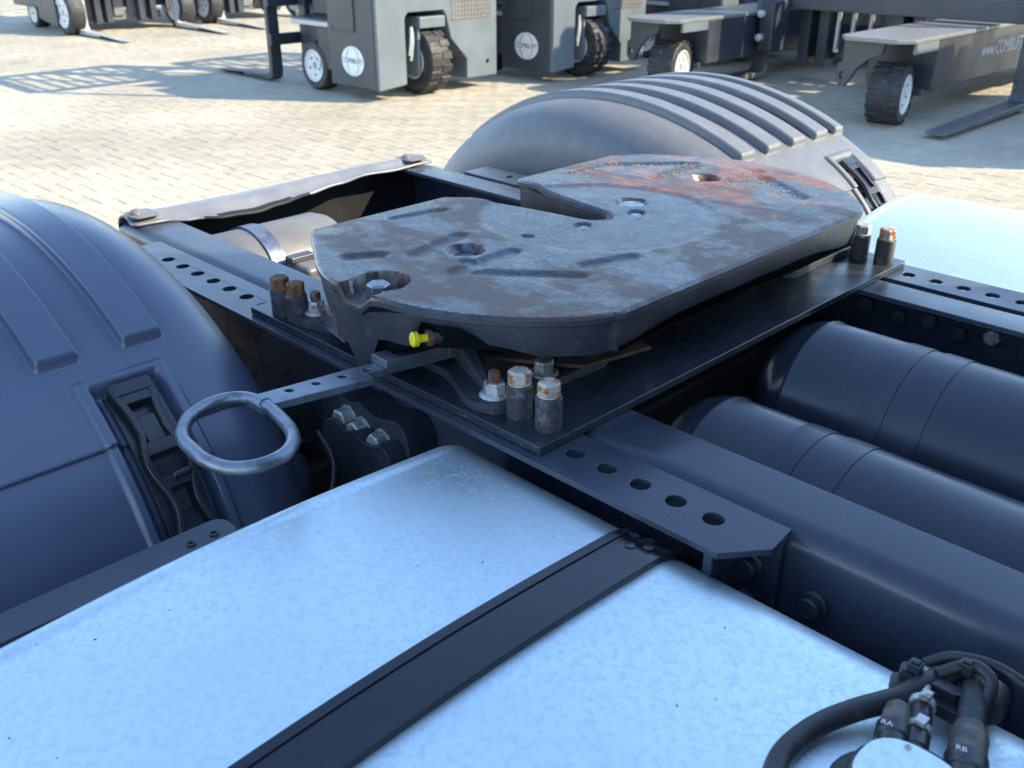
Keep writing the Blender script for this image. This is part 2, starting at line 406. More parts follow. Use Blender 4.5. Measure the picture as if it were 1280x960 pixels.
# ---- frame rails (C section, web outside)
def rail(name, side):
    yo = .832; t = .009; wfl = .098; zt = .798; zb = .52; r = .028
    def pr():
        o = []
        for i in range(7):       # outer top corner
            a = R(180-90*i/6); o.append((yo+r+r*math.cos(a), zt-r+r*math.sin(a)))
        o += [(yo+wfl, zt), (yo+wfl, zt-t), (yo+t+r*.6, zt-t), (yo+t, zt-t-r*.6), (yo+t, zb+t), (yo+wfl, zb+t), (yo+wfl, zb), (yo, zb)]
        return o
    P = pr()
    if side: P = [(mir(y), z) for y, z in P]
    bm = B(); rings(bm, [[(x, y, z) for y, z in P] for x in (-2.056, -1.4, -.8, -.2, .6, 3.2)])
    return obj(name, bm, 'chassis', truck, bevel=.0012, label='frame rail on the %s side' % ('far' if side else 'near'))
rails = [rail('frame_rail', 0), rail('frame_rail', 1)]

# ---- perforated mounting angles
def angle(side):
    f = (lambda x, y, z: (x, mir(y), z)) if side else None
    bm = B()
    holes = [circ(x, .789, .0125) for x in [-.472-.0513*i for i in range(5)]]
    holes += [circ(x, .789, .0125) for x in [-1.393-.0575*i for i in range(7)]]
    outline = [(-.40, .833), (-.395, .785), (-.432, .737), (-1.86, .737), (-1.86, .833)]
    slab(bm, [outline] + holes, .7895, .7975, f)
    o = obj('mounting_angle', bm, 'chassis', truck, bevel=.0012)
    bm = B()
    P = [(-1.86, .8195), (-.402, .8195), (-.402, .829), (-1.86, .829)]
    slab(bm, [P], .655, .7893, f)
    obj('angle_leg', bm, 'chassis', o, bevel=.0015)
    return o
angles = [angle(0), angle(1)]

# ---- mounting plate with spacer sleeves and bolts
bm = B(); slab(bm, [[(-1.372, .751), (-.702, .751), (-.702, 1.763), (-1.372, 1.763)]], .7982, .8102)
plate = obj('mounting_plate', bm, 'plate', truck, bevel=.0015, label='flat dark steel mounting plate across both frame rails')
PZ = .8102
def spacer(x, y, head, h=.046, ph=0.0, tilt=0):
    bm = B(); lathe(bm, (x, y, PZ), (tilt, 0, 1), [(0, .0172), (.001, .0175), (h-.0015, .0175), (h, .0165)], 28)
    obj('spacer_sleeve', bm, 'sleeve', plate)
    bm = B(); d = Vector((tilt, 0, 1)).normalized(); c = Vector((x, y, PZ)) + d*h
    lathe(bm, c, d, [(0, .0155), (.003, .0155)], 20); hexhead(bm, c + d*.003, d, .0275, .017, ph)
    obj('bolt_head', bm, head, plate, bevel=.0012, label={'rust': 'heavily rusted bolt head', 'rustbolt': 'rust stained pale bolt head'}.get(head))
spacer(-.781, .795, 'rustbolt', ph=.2); spacer(-.731, .797, 'rustbolt', ph=.5)
spacer(-1.310, .775, 'rust', ph=.3, h=.044); spacer(-1.268, .777, 'rust', ph=.9, h=.044)
spacer(-.775, 1.716, 'zinc', ph=.1); spacer(-.728, 1.722, 'rustbolt', ph=.6)
for i, x in enumerate((-1.08, -1.115, -.975, -.92, -.825, -.772)):
    bm = B(); hexhead(bm, (x, .790, .7893), (0, 0, -1), .026, .016, i*.3)
    obj('bolt_head', bm, 'rust' if i > 3 else 'zinc', plate, bevel=.001)

# ---- fifth wheel
FZ = .937; FY = 1.25
half = [(-.724, 0), (-.724, .30), (-.728, .335), (-.745, .375), (-.80, .435), (-.87, .482), (-.94, .510), (-1.02, .522), (-1.09, .520), (-1.15, .500), (-1.215, .462), (-1.322, .395), (-1.33, .37)]
throat = [(-1.33, .100), (-1.315, .090), (-1.25, .074), (-1.18, .057), (-1.11, .044), (-1.06, .037), (-1.03, .029), (-1.014, .016), (-1.009, 0)]
def densify(p, st):
    o = []
    for a, b in zip(p, p[1:]):
        n = max(1, int(math.dist(a, b)/st))
        for i in range(n): o.append((a[0]+(b[0]-a[0])*i/n, a[1]+(b[1]-a[1])*i/n))
    o.append(p[-1]); return o
hs = [tuple(p)[:2] for p in catmull([(x, y, 0) for x, y in half], 4)]
hs = densify(hs, .012); ts = densify([tuple(p)[:2] for p in catmull([(x, y, 0) for x, y in throat], 3)], .012)
rear = densify([hs[-1], ts[0]], .012)[1:-1]
h2 = hs + rear + ts                                # from front centre round to slot end
outl = [(x, FY+d) for x, d in h2] + [(x, FY-d) for x, d in h2[::-1][1:-1]]
grooves = [  # x1, y1, x2, y2, half width, depth
    (-1.271, .985, -1.25, 1.075, .011, .0042), (-1.091, .884, -1.116, .997, .013, .0042), (-.99, .872, -.997, 1.0, .013, .0042),
    (-.968, .894, -.85, .992, .010, .0042), (-.875, 1.03, -.852, 1.11, .012, .0042), (-1.154, .805, -1.13, .846, .012, .005),
    (-1.271, 1.434, -1.265, 1.547, .008, .004), (-1.265, 1.547, -1.142, 1.68, .011, .0042), (-1.124, 1.525, -1.13, 1.662, .013, .0042),
    (-1.003, 1.541, -1.01, 1.714, .013, .0042), (-.974, 1.676, -.849, 1.597, .014, .006)]
holes5 = [(-1.055, .954, .030, .012), (-1.055, 1.594, .030, .012), (-1.053, 1.360, .030, .006), (-1.019, 1.188, .017, .006), (-1.005, 1.312, .017, .006),
          (-1.045, 1.081, .010, .012), (-1.015, .917, .012, .004), (-1.035, .775, .040, .020), (-1.035, .735, .036, .020)]
def sm(t): t = max(0., min(1., t)); return t*t*(3-2*t)
rng = random.Random(3)
def fwz(x, y):
    z = 0.0
    for x1, y1, x2, y2, hw, dp in grooves:
        dx, dy = x2-x1, y2-y1; t = max(0, min(1, ((x-x1)*dx+(y-y1)*dy)/(dx*dx+dy*dy)))
        d = math.hypot(x-x1-dx*t, y-y1-dy*t)
        if d < hw+.006: z = min(z, -dp*sm((hw+.006-d)/.012))
    for hx, hy, hr, dp in holes5:
        d = math.hypot(x-hx, y-hy)
        if d < hr: z = min(z, -dp*sm((hr-d)/.004))
    d = math.hypot(x+1.04, y-FY)
    z -= .0035*sm((.215-d)/.02)                                # recessed centre around the jaw
    z -= .007*sm((-1.25-x)/.08)**1.5                             # horns dip slightly to the rear
    return z
from math import floor
pts = [(x, y) for x, y in outl]
no = len(pts)
edges = [(i, (i+1) % no) for i in range(no)]
def inside(x, y):
    c = False; j = no-1
    for i in range(no):
        xi, yi = outl[i]; xj, yj = outl[j]
        if (yi > y) != (yj > y) and x < (xj-xi)*(y-yi)/(yj-yi)+xi: c = not c
        j = i
    return c
st = .0058; cent = []
gx = -1.335; row = 0
while gx < -.72:
    gy = FY-.54 + (st/2 if row % 2 else 0)
    while gy < FY+.54:
        if inside(gx, gy): cent.append((gx, gy))
        gy += st
    gx += st*.87; row += 1
# keep clear of outline
bucket = {}
for p in outl: bucket.setdefault((floor(p[0]/.012), floor(p[1]/.012)), []).append(p)
def clear(x, y):
    a, b = floor(x/.012), floor(y/.012)
    for i in (-1, 0, 1):
        for j in (-1, 0, 1):
            for q in bucket.get((a+i, b+j), ()):
                if (q[0]-x)**2+(q[1]-y)**2 < .0034**2: return False
    return True
allp = [Vector(p) for p in pts] + [Vector(p) for p in cent if clear(*p)]
V2, E2, F2, *_ = delaunay_2d_cdt(allp, edges, [list(range(no))], 1, 1e-6)
bm = B()
top = [bm.verts.new((p.x, p.y, FZ+fwz(p.x, p.y))) for p in V2]
for f in F2: bm.faces.new([top[i] for i in f])
# rim: follow outline down (first no vertices are the outline)
def offs(d):
    o = []
    for i in range(no):
        a = Vector(outl[i-1]); b = Vector(outl[i]); c = Vector(outl[(i+1) % no])
        n1 = Vector((b.y-a.y, a.x-b.x)).normalized(); n2 = Vector((c.y-b.y, b.x-c.x)).normalized(); n = (n1+n2)
        n = n.normalized() if n.length > 1e-6 else n1
        o.append((b.x+n.x*d, b.y+n.y*d))
    return o
area = sum(outl[i-1][0]*outl[i][1]-outl[i][0]*outl[i-1][1] for i in range(no))
sg = 1 if area > 0 else -1
prev = top[:no]
def zoff(i, dz): return FZ+fwz(*outl[i])+dz
for kk, (d, dz) in enumerate(((.0015, -.0012), (.004, -.004), (.004, -.0115), (.001, -.0135))):
    ring = [bm.verts.new((x, y, zoff(i, dz))) for i, (x, y) in enumerate(offs(sg*d))]
    for i in range(no):
        j = (i+1) % no; fc = bm.faces.new((prev[i], prev[j], ring[j], ring[i])); fc.material_index = 1 if kk > 1 else 0
    prev = ring
bm.faces.new(prev).material_index = 1
fifth = obj('fifth_wheel', bm, ['grease', 'cast'], truck, smooth=40, label='worn greasy fifth wheel coupling plate with rusty brown patches')
# casting underneath: skirt follows the outline, deeper at the pivots
bm = B()
def depth(x, y):
    d = abs(y-FY)
    z = .032
    z -= .021*sm((-.845-x)/.012)*sm((x+.935)/.012)*sm((d-.33)/.05)
    z += .020*sm((-.93-x)/.012)*sm((d-.36)/.06)*sm((x+1.19)/.03)    # side walls
    z += .030*sm((.060-abs(x+1.065))/.02)*sm((d-.36)/.06)         # pivot housings
    z += .014*sm((-.70-x)/.02)*sm((x+.845)/.012)*sm((d-.16)/.18)*sm((.46-d)/.05)   # front corner block
    z += .040*sm((-1.2-x)/.06)*sm((d-.06)/.03)
    return z
ins = offs(-sg*.006); prev = None
lv = []
for k in range(6):
    t = k/5
    tap = .012 if True else 0
    lv.append([bm.verts.new((x, y, zoff(i, -.0130) - (depth(*outl[i]))*t)) for i, (x, y) in enumerate(offs(-sg*(.002+.006*t*t)))])
for a, b in zip(lv, lv[1:]):
    for i in range(no):
        j = (i+1) % no; bm.faces.new((a[i], a[j], b[j], b[i]))
bm.faces.new(lv[-1])
obj('casting', bm, 'cast', fifth, smooth=35)
# front lip notches
for i in range(24):
    y = 1.40 + i*.0075
    bm = B(); box(bm, -.7385, -.7345, y, y+.004, FZ-.040, FZ-.016)
    if i < 24: obj('casting_rib', bm, 'cast', fifth, smooth=None)
# jaw / wear ring in the throat
bm = B()
slab(bm, [[(-1.15, FY-.012), (-1.02, FY-.010), (-1.005, FY+.012), (-1.03, FY+.03), (-1.15, FY+.04)]], FZ-.07, FZ-.038)
obj('locking_jaw', bm, 'castrust', fifth, bevel=.003)
bm = B(); slab(bm, [[(-1.044+.034*math.cos(R(a)), FY+.036*math.sin(R(a))) for a in range(-70, 71, 10)] + [(-1.044+.020*math.cos(R(a)), FY+.020*math.sin(R(a))) for a in range(70, -71, -10)]], FZ-.06, FZ-.006)
obj('wear_ring', bm, 'castrust', fifth)
for x, y, r_, m_ in ((-1.053, 1.360, .024, 'zinc'), (-1.019, 1.188, .0115, 'zinc'), (-1.005, 1.312, .0115, 'zinc'), (-1.055, .958, .021, 'galv'), (-1.055, 1.598, .021, 'castrust')):
    bm = B(); z = FZ-.0115 if r_ > .02 and m_ != 'zinc' else FZ-.0068
    lathe(bm, (x, y, z-.01), (0, 0, 1), [(0, r_), (.0085, r_), (.0095, r_-.002), (.0105, r_*.5), (.0105, .001)], 26)
    obj('screw_plug', bm, m_, fifth)
bm = B(); hexhead(bm, (-1.035, .768, FZ-.021), (0, 0, 1), .030, .020, .4)
obj('pivot_bolt', bm, 'galv', fifth, bevel=.001)
bm = B(); lathe(bm, (-.905, .770, .893), (-.35, -1, .05), [(0, .009), (.014, .009), (.014, .012), (.020, .012)], 6)
obj('lock_fitting', bm, 'castrust', fifth)
bm = B(); lathe(bm, (-.912, .752, .894), (-.35, -1, .05), [(0, .0055), (.012, .0055), (.014, .010), (.021, .0105), (.023, .008)], 18)
obj('lock_indicator', bm, 'yellow', fifth, label='yellow plastic lock indicator button')
textmesh('cast_number', '7421 WL2 300 12', 'rusttext', .0165, lambda x, y: (-1.12+x*.93, .7285-x*.28+.0, .888+y), fifth)

rc = random.Random(11); bm = B()
def crumb(bm, x, y, z, r):
    bmesh.ops.create_icosphere(bm, subdivisions=1, radius=r, matrix=Matrix.Translation((x, y, z)) @ Matrix.Rotation(rc.uniform(0, 6), 4, 'Z') @ Matrix.Diagonal((rc.uniform(.6, 1.6), rc.uniform(.6, 1.3), rc.uniform(.4, .8), 1)))
for gi, n_ in ((6, 40), (7, 90), (8, 110), (9, 60), (10, 40)):
    x1, y1, x2, y2, hw, dp = grooves[gi]
    for _ in range(n_):
        t = rc.random(); x = x1+(x2-x1)*t + rc.gauss(0, hw*.75); y = y1+(y2-y1)*t + rc.gauss(0, hw*.75)
        crumb(bm, x, y, FZ+fwz(x, y)+.0004, rc.uniform(.0008, .0026))
for _ in range(120):
    x, y = rc.uniform(-1.3, -.74), rc.uniform(.76, 1.75)
    if inside(x, y): crumb(bm, x, y, FZ+fwz(x, y)+.0003, rc.uniform(.0005, .0012))
gc = obj('grease_crumbs', bm, 'crumb', fifth, smooth=None); gc['kind'] = 'stuff'
# pedestals (near and far)
def pedestal(side):
    f = (lambda x, y, z: (x, mir(y), z)) if side else (lambda x, y, z: (x, y, z))
    base = [(-.815, .765), (-.795, .785), (-.80, .90), (-.798, .99), (-.82, 1.005), (-.845, .99), (-.85, .92), (-.93, .87), (-1.08, .87), (-1.12, .90), (-1.20, .895), (-1.255, .83),
            (-1.275, .80), (-1.268, .768), (-1.235, .762), (-1.15, .785), (-1.09, .800), (-.95, .80), (-.90, .785), (-.85, .762)]
    sp = [tuple(p)[:2] for p in catmull([(x, y, 0) for x, y in base], 4, True)]
    bm = B(); slab(bm, [sp], PZ+.0005, PZ+.014, f)
    ped = obj('pedestal', bm, 'cast', fifth, bevel=.004, seg=3)
    bm = B(); P = [(-1.14, .83), (-1.115, .755), (-1.09, .745), (-1.03, .745), (-1.005, .765), (-.98, .83)]
    rs = []
    for t, k in ((0, 1.0), (.4, .9), (1, .78)):
        rs.append([f(-1.06+(x+1.06)*k, .83+(y-.83)*(.85 if k < .99 else 1), PZ+.014+.050*t) for x, y in P + [(-.98, .90), (-1.14, .90)]])
    rings(bm, rs)
    obj('pivot_block', bm, 'cast', fifth, bevel=.004)
    bm = B()     # sloping web of the rear foot
    rings(bm, [[f(-1.25, .785, PZ+.012), f(-1.25, .83, PZ+.012), f(-1.25, .815, PZ+.016), f(-1.25, .80, PZ+.016)],
               [f(-1.06, .745, PZ+.012), f(-1.06, .85, PZ+.012), f(-1.06, .84, PZ+.052), f(-1.06, .765, PZ+.046)]])
    obj('foot_web', bm, 'cast', fifth, bevel=.003)
    bm = B()
    rings(bm, [[f(-.835, .785, PZ+.012), f(-.825, .80, PZ+.012), f(-.83, .797, PZ+.017), f(-.836, .79, PZ+.017)],
               [f(-.96, .835, PZ+.012), f(-.94, .86, PZ+.012), f(-.945, .855, PZ+.055), f(-.96, .84, PZ+.05)]])
    obj('foot_web', bm, 'cast', fifth, bevel=.003)
    for i, (x, y, m_, mr) in enumerate(((-.826, .793, 'zinc', 'rust'), (-.826, .889, 'zinc', 'sleeve'), (-.824, .980, 'zinc', 'sleeve'), (-1.243, .797, 'zinc', 'castrust'), (-1.165, .865, 'zinc', 'sleeve'))):
        bm = B(); flangenut(bm, f(x, y, PZ+.014), (0, 0, 1), .026, .021, i*.7)
        obj('flange_nut', bm, m_, fifth, bevel=.0008)
        bm = B(); lathe(bm, f(x, y, PZ+.034), (0, 0, 1), [(0, .0085)] + [(.002*k+.001*(j), .0085-.0008*j) for k in range(7) for j in (0, 1)] + [(.0155, .0072)], 16)
        obj('stud', bm, mr, fifth)
pedestal(0); pedestal(1)
# release lever and handle
LZ = .842
def yb(y, u, z, k=.17): # lever runs along y, slightly skewed: u = offset in x, y along
    return (-.972 + u + (y-.70)*.20, y, z)
bm = B()
slab(bm, [[(.535, -.019), (.535, .019), (.690, .022), (.692, .003), (.97, .004), (.97, -.028), (.69, -.024)]] + [circ(a, -.006, .0055, 12) for a in (.588, .625, .662, .698)],
     LZ-.011, LZ, lambda y, u, z: yb(y, u, z))
lever = obj('release_lever', bm, 'galv', fifth, bevel=.001, label='galvanised release lever with drilled holes')
bm = B(); slab(bm, [[(.718, -.027), (.718, .008), (.812, .008), (.812, -.027)]] + [circ(a, -.010, .005, 12) for a in (.745, .785)], LZ+.0003, LZ+.013, lambda y, u, z: yb(y, u, z))
obj('lever_plate', bm, 'galv', fifth, bevel=.001)
bm = B(); slab(bm, [[(.813, -.026), (.813, .012), (.86, .012), (.875, .036), (1.02, .05), (1.02, -.03)]], LZ-.004, LZ+.012, lambda y, u, z: yb(y, u, z))
obj('slide_bar', bm, 'castrust', fifth, bevel=.0015, label='rust brown sliding lock bar under the coupling plate')
bm = B(); slab(bm, [[(.855, .0), (.865, .05), (.93, .14), (1.05, .14), (1.05, .0)]], LZ-.012, LZ-.006, lambda y, u, z: yb(y, u, z))
obj('guide_plate', bm, 'castrust', fifth, bevel=.001)
bm = B(); cyl(bm, (-.955, .875, PZ+.012), (-.955, .875, LZ-.01), .013, 16); obj('lever_post', bm, 'cast', fifth)
lp = [(-.955+(x+.955)*.96, .483+(y-.483)*.96) for x, y in ((-.990, .428), (-1.032, .458), (-1.050, .500), (-1.040, .535), (-1.008, .549), (-.955, .545), (-.900, .530), (-.868, .502), (-.862, .465), (-.880, .433), (-.915, .421), (-.950, .422))]
bm = B(); tube(bm, catmull([(x, y, LZ-.004) for x, y in lp], 6, True), .0088, 14, True)
obj('handle_loop', bm, 'galv', fifth, smooth=60, label='bent round bar pull handle')
bm = B(); lathe(bm, (-1.004, .5455, LZ-.004), (1, .06, 0), [(0, .0103), (.012, .0103)], 16); obj('weld_collar', bm, 'galv', fifth)

# ---- fenders
prof_pts = [(-.66, .60), (-.645, .43), (-.60, .29), (-.55, .215), (-.45, .133), (-.30, .055), (-.15, .013), (0, 0), (.15, .013), (.30, .058), (.44, .135), (.53, .215), (.585, .300), (.622, .40), (.642, .55)]
FCX, FTZ = -1.63, .968
pc = catmull([(FCX+dx, 0, FTZ-dr) for dx, dr in prof_pts], 14)
acc = [0.0]
for a, b in zip(pc, pc[1:]): acc.append(acc[-1]+(b-a).length)
def prof(s):
    s = max(0., min(acc[-1]-1e-6, s))
    lo, hi = 0, len(acc)-1
    while hi-lo > 1:
        mid = (lo+hi)//2
        if acc[mid] <= s: lo = mid
        else: hi = mid
    t = (s-acc[lo])/(acc[hi]-acc[lo]); p = pc[lo].lerp(pc[hi], t)
    def tg(i): return (pc[min(i+1, len(pc)-1)]-pc[max(i-1, 0)]).normalized()
    tt = tg(lo).lerp(tg(hi), t).normalized()
    return p, Vector((-tt.z, 0, tt.x))      # point, outward normal
def s_at_x(x):
    for i in range(len(pc)//2, len(pc)):
        if pc[i].x >= x: return acc[i]
    return acc[-1]
S_SEAM = s_at_x(-1.128); S_L0 = s_at_x(-1.192); S_L1 = s_at_x(-1.035); S_RIB = s_at_x(-1.240)
FY0, FY1 = .012, .668
def shoulder(y):
    a, b = y-FY0, FY1-y
    if b < 0: return .125
    if a < .05: return .05 - math.sqrt(max(0, .05**2-(.05-a)**2))
    r = .125                                  # broad inner shoulder
    return 0 if b >= r else (r - math.sqrt(max(0, r*r-(r-b)**2)))
ribs = [.505, .387, .270, .155]
LW = .042                        # latch recess centre / half width in y
def fender(side):
    f = (lambda v: Vector((v.x, mir(v.y), v.z))) if side else (lambda v: v)
    LC = .165 if side else .452
    def P(s, y, h=0.0):
        p, n = prof(s); k = shoulder(y)
        if y > FY1: k += (y-FY1)*10; y = FY1 - (y-FY1)*.3; h = 0
        q = p + n*(h-k)
        if side: q.x += .055*sm((q.x+1.55)/.5)
        return f(Vector((q.x, y, q.z)))
    def ribh(s, y):
        h = 0
        for rc in ribs + ([.055] if side else [.055]):
            a = abs(y-rc); h = max(h, (.019 if side else .016)*sm((.031-a)/.0055)*sm((S_RIB-(.022 if side else 0)-s)/.009)*sm((s-.45)/.02))
        # raised frame round the latch recess
        a = abs(y-LC)
        if s > S_L0-.03:
            edge = max(a-LW, S_L0-s)
            if edge < .004: h = min(h, -.014*sm((.004-edge)/.006))
            elif edge < .022: h = max(h, .007*sm((edge-.004)/.0035)*sm((.022-edge)/.004))
        return h
    ys = [FY0 + (FY1-FY0)*t for t in [0, .004, .012, .025, .045, .07]] ; 
    ys += [FY0+.05 + i*(FY1-FY0-.10)/260 for i in range(261)] + [FY1 - (y-FY0) for y in ys[::-1]]
    ys = sorted(set(round(y, 5) for y in ys)) + [FY1+.003, FY1+.006, FY1+.010]
    def sheet(name, s0, s1, ns, h0, par, m_):
        bm = B(); g = [[bm.verts.new(P(s0+(s1-s0)*i/ns, y, h0+ribh(s0+(s1-s0)*i/ns, y))) for y in ys] for i in range(ns+1)]
        for i in range(ns):
            for j in range(len(ys)-1): bm.faces.new((g[i][j], g[i][j+1], g[i+1][j+1], g[i+1][j]))
        o = obj(name, bm, m_, par, smooth=75)
        so = o.modifiers.new('thickness', 'SOLIDIFY'); so.thickness = .004; so.offset = 1 if side else -1
        return o
    fm = 'fenderdusty' if side else 'fender'
    fo = sheet('fender', .12, S_SEAM, 400, 0, truck, fm)
    fo['label'] = ('dusty grey ribbed plastic mudguard over the far rear wheels' if side else 'smooth dark ribbed plastic mudguard over the near rear wheels')
    sheet('front_panel', S_SEAM-.03, acc[-1]-.001, 90, -.006, fo, fm)
    sheet('rear_panel', 0.0, .14, 24, -.006, fo, fm)
    # latch: strap body with three windows, lying in the recess
    def onto(u, v, h): return P(S_L0+.004+u, LC+v, h)
    Ltot = S_L1-S_L0
    def stripe(name, cs, h0, h1, m_, bev=.0012, rnd=None):
        # dense along u so that it follows the curve
        bm = B(); slab(bm, cs, h0, h1, onto); return obj(name, bm, m_, fo, bevel=bev)
    L_ = Ltot-.012
    def wv(u):   # half width of the strap, waisted
        return .0255 + .006*math.cos(u/L_*4*math.pi)*(1 if u > L_*.3 else .6)
    def sweep(name, u0, u1, lo, hi, h0, h1, m_, bev=.0022, n=36):
        """band that follows the guard's curve; lo, hi: offsets across at distance u"""
        bm = B(); us = [u0+(u1-u0)*k/n for k in range(n+1)]
        rings(bm, [[onto(u, lo(u), h0), onto(u, hi(u), h0), onto(u, hi(u), h1), onto(u, lo(u), h1)] for u in us])
        return obj(name, bm, m_, fo, bevel=bev, smooth=40)
    rw = .0085
    sweep('latch_rail', .0, L_, lambda u: -wv(u), lambda u: -wv(u)+rw, .002, .013, 'latch')
    sweep('latch_rail', .0, L_, lambda u: wv(u)-rw, lambda u: wv(u), .002, .013, 'latch')
    for ua, ub in ((.016, .032), (.090, .108), (.140, .156), (L_-.016, L_)):
        sweep('latch_bar', ua, ub, lambda u: -wv(u)+rw-.001, lambda u: wv(u)-rw+.001, .003, .0118, 'latch', .0015, 6)
    stripe('latch_lip', [densify([(.0, -.026), (.018, -.026), (.018, .026), (.0, .026), (0, -.026)], .008)[:-1]], -.004, .014, 'latch', .003)
    sweep('latch_tongue', .050, .090, lambda u: -.013, lambda u: .013, -.004, .0055, 'latch', .002, 12)
    sweep('latch_tongue', .160, .190, lambda u: -.008, lambda u: .008, -.004, .002, 'latch', .002, 10)
    bm = B(); cyl(bm, onto(.142, -.006, .012), onto(.142, .018, .012), .0055, 14, .001); obj('latch_pin', bm, 'latch', fo)
    sweep('latch_base', .0, L_+.045, lambda u: -.033, lambda u: .033, -.024, -.0045, 'latch', .001, 60)
    return fo
fenders = [fender(0), fender(1)]
# mudguard carrier bar at the foot of the near fender
for side in (0, 1):
    f = (lambda x, y, z: (x, mir(y), z)) if side else None
    bm = B(); slab(bm, [rrect(-.965, -.915, .0, .452, .018, 5)], .700, .728, f)
    cb = obj('fender_carrier', bm, 'chassis', truck, bevel=.006, seg=3)
    for y in (.395, .425):
        bm = B(); slab(bm, [circ(-.935, y, .006, 14), circ(-.935, y, .0035, 14)], .7278, .7300, f); obj('eyelet', bm, 'latch', cb)

# ---- rear wheels (twin tyres) under the mudguards
def tyre_wheel(cx_, y0, y1, r, parent, nm='rear_wheel'):
    bm = B(); w_ = y1-y0; s = 1 if w_ > 0 else -1; w_ = abs(w_)
    lathe(bm, (cx_, y0, GZ+r), (0, s, 0), [(.02, r*.56), (.0, r*.62), (0, r*.86), (.02, r*.97), (.05, r), (w_-.05, r), (w_-.02, r*.97), (w_, r*.86), (w_, r*.62), (w_-.02, r*.56)], 64)
    o = obj(nm, bm, 'rubber', parent, smooth=40)
    bm = B(); lathe(bm, (cx_, y0, GZ+r), (0, s, 0), [(.02, r*.555), (.06, r*.5), (.10, r*.3), (.04, r*.28), (.03, r*.2)], 40)
    obj('rim', bm, 'silver', o, smooth=40)
for a, b in ((.03, .325), (.36, .65)):
    tyre_wheel(-1.63, a, b, .50, truck); tyre_wheel(-1.63, mir(a), mir(b), .50, truck)
bm = B(); cyl(bm, (-1.63, .3, GZ+.5), (-1.63, mir(.3), GZ+.5), .085, 24); obj('rear_axle', bm, 'dark', truck)

# ---- fuel tanks
def tankprof(grow=0.0, y0=.02, y1=.789, z0=.16, z1=.775, r=.10, crown=.012):
    o = []
    y0 -= grow; y1 += grow; z0 -= grow; z1 += grow; r += grow
    for cy_, cz_, a in ((y1-r, z1-r, 90), (y1-r, z0+r, 0), (y0+r, z0+r, -90), (y0+r, z1-r, 180)):
        for i in range(13):
            t = R(a-90*i/12); o.append((cy_+r*math.cos(t), cz_+r*math.sin(t)))
    # crowned top: insert points between last and first
    a, b = o[-1], o[0]; n = 24
    o += [(a[0]+(b[0]-a[0])*i/n, a[1]+crown*math.sin(math.pi*i/n)) for i in range(1, n)]
    return o
def tank(side, xe, x1):
    f = (lambda x, y, z: (x, mir(y), z)) if side else (lambda x, y, z: (x, y, z))
    cyy, czz = .40, .47
    def ringp(x, g, k=1.0): return [f(x, cyy+(y-cyy)*k, czz+(z-czz)*k) for y, z in tankprof(g, crown=.050 if side else .012)]
    bm = B()
    secs = [(xe+.010, -.016, .80), (xe+.003, -.012, .95), (xe, -.004, 1), (xe+.002, .0005, 1), (xe+.006, .002, 1), (xe+.016, .002, 1), (xe+.019, .0, 1), (xe+.026, -.0006, 1), (xe+.034, 0, 1)]
    secs += [(xe+.034+(x1-xe-.034)*i/8, 0, 1) for i in range(1, 9)]
    rings(bm, [ringp(*s) for s in secs])
    o = obj('fuel_tank', bm, 'alu', truck, smooth=50, label='bare aluminium tank, %s' % ('sunlit, on the far side' if side else 'in shade, with a black strap and hose connections'))
    return o, f
def strap(o, f, xa, xb):
    A = tankprof(.0025); 
    seq = list(range(26, 52)) + list(range(52, len(A))) + list(range(0, 14))      # outer side over the top to the inner side
    def belt(x0, x1, g0, g1, m_, nm):
        a = tankprof(g0); b = tankprof(g1); bm = B()
        rings(bm, [[f(x0, *a[i]), f(x1, *a[i]), f(x1, *b[i]), f(x0, *b[i])] for i in seq])
        return obj(nm, bm, m_, o, bevel=.0008, smooth=50)
    belt(xa+.006, xb-.006, .0035, .0065, 'strapm', 'tank_strap')
    belt(xa-.003, xa+.009, .0005, .0084, 'strapm', 'strap_edge')
    belt(xb-.009, xb+.003, .0005, .0084, 'strapm', 'strap_edge')
M['strapm'] = mat('strap_black', (.010, .012, .018), .20, var=.1, vscale=5, rvar=.04, bump=.05, bscale=300)
tk, f0 = tank(0, -.842, .36)
strap(tk, f0, -.548, -.486)
A7 = tankprof(.0066)
for x, i in ((-.535, 3), (-.520, 4), (-.520, 1), (-.505, 2)):
    y, z = A7[i]; ny, nz = A7[i][0]-(.789-.10), A7[i][1]-.675
    bm = B(); lathe(bm, (x, y, z), (0, ny, nz), [(0, .0062), (.0008, .0062), (.0014, .004), (.0004, .0035)], 16); obj('rivet', bm, 'chassis', tk)
bm = B(); tube(bm, catmull([(-.47, .775, .715), (-.455, .80, .695), (-.44, .815, .70), (-.42, .812, .69), (-.40, .80, .665)], 6), .007, 10); obj('strap_hook', bm, 'chassis', tk)
rc = random.Random(5); bm = B(); TP = sorted((p for p in tankprof() if p[1] > .772), key=lambda p: p[0])
def tank_top(y):
    for (a, za), (b, zb) in zip(TP, TP[1:]):
        if a <= y <= b: return za+(zb-za)*(y-a)/(b-a)
    return TP[0][1]
for _ in range(60):
    x, y = rc.uniform(-.82, -.05), rc.uniform(.12, .69)
    if -.56 < x < -.475: continue
    bmesh.ops.create_icosphere(bm, subdivisions=1, radius=rc.uniform(.0003, .0010), matrix=Matrix.Translation((x, y, tank_top(y)+.0002)) @ Matrix.Rotation(rc.uniform(0, 6), 4, 'Z') @ Matrix.Diagonal((rc.uniform(.8, 2.2), 1, .5, 1)))
db = obj('dirt_specks', bm, 'dark', tk, smooth=None); db['kind'] = 'stuff'
tk2, f1 = tank(1, -.895, .36)
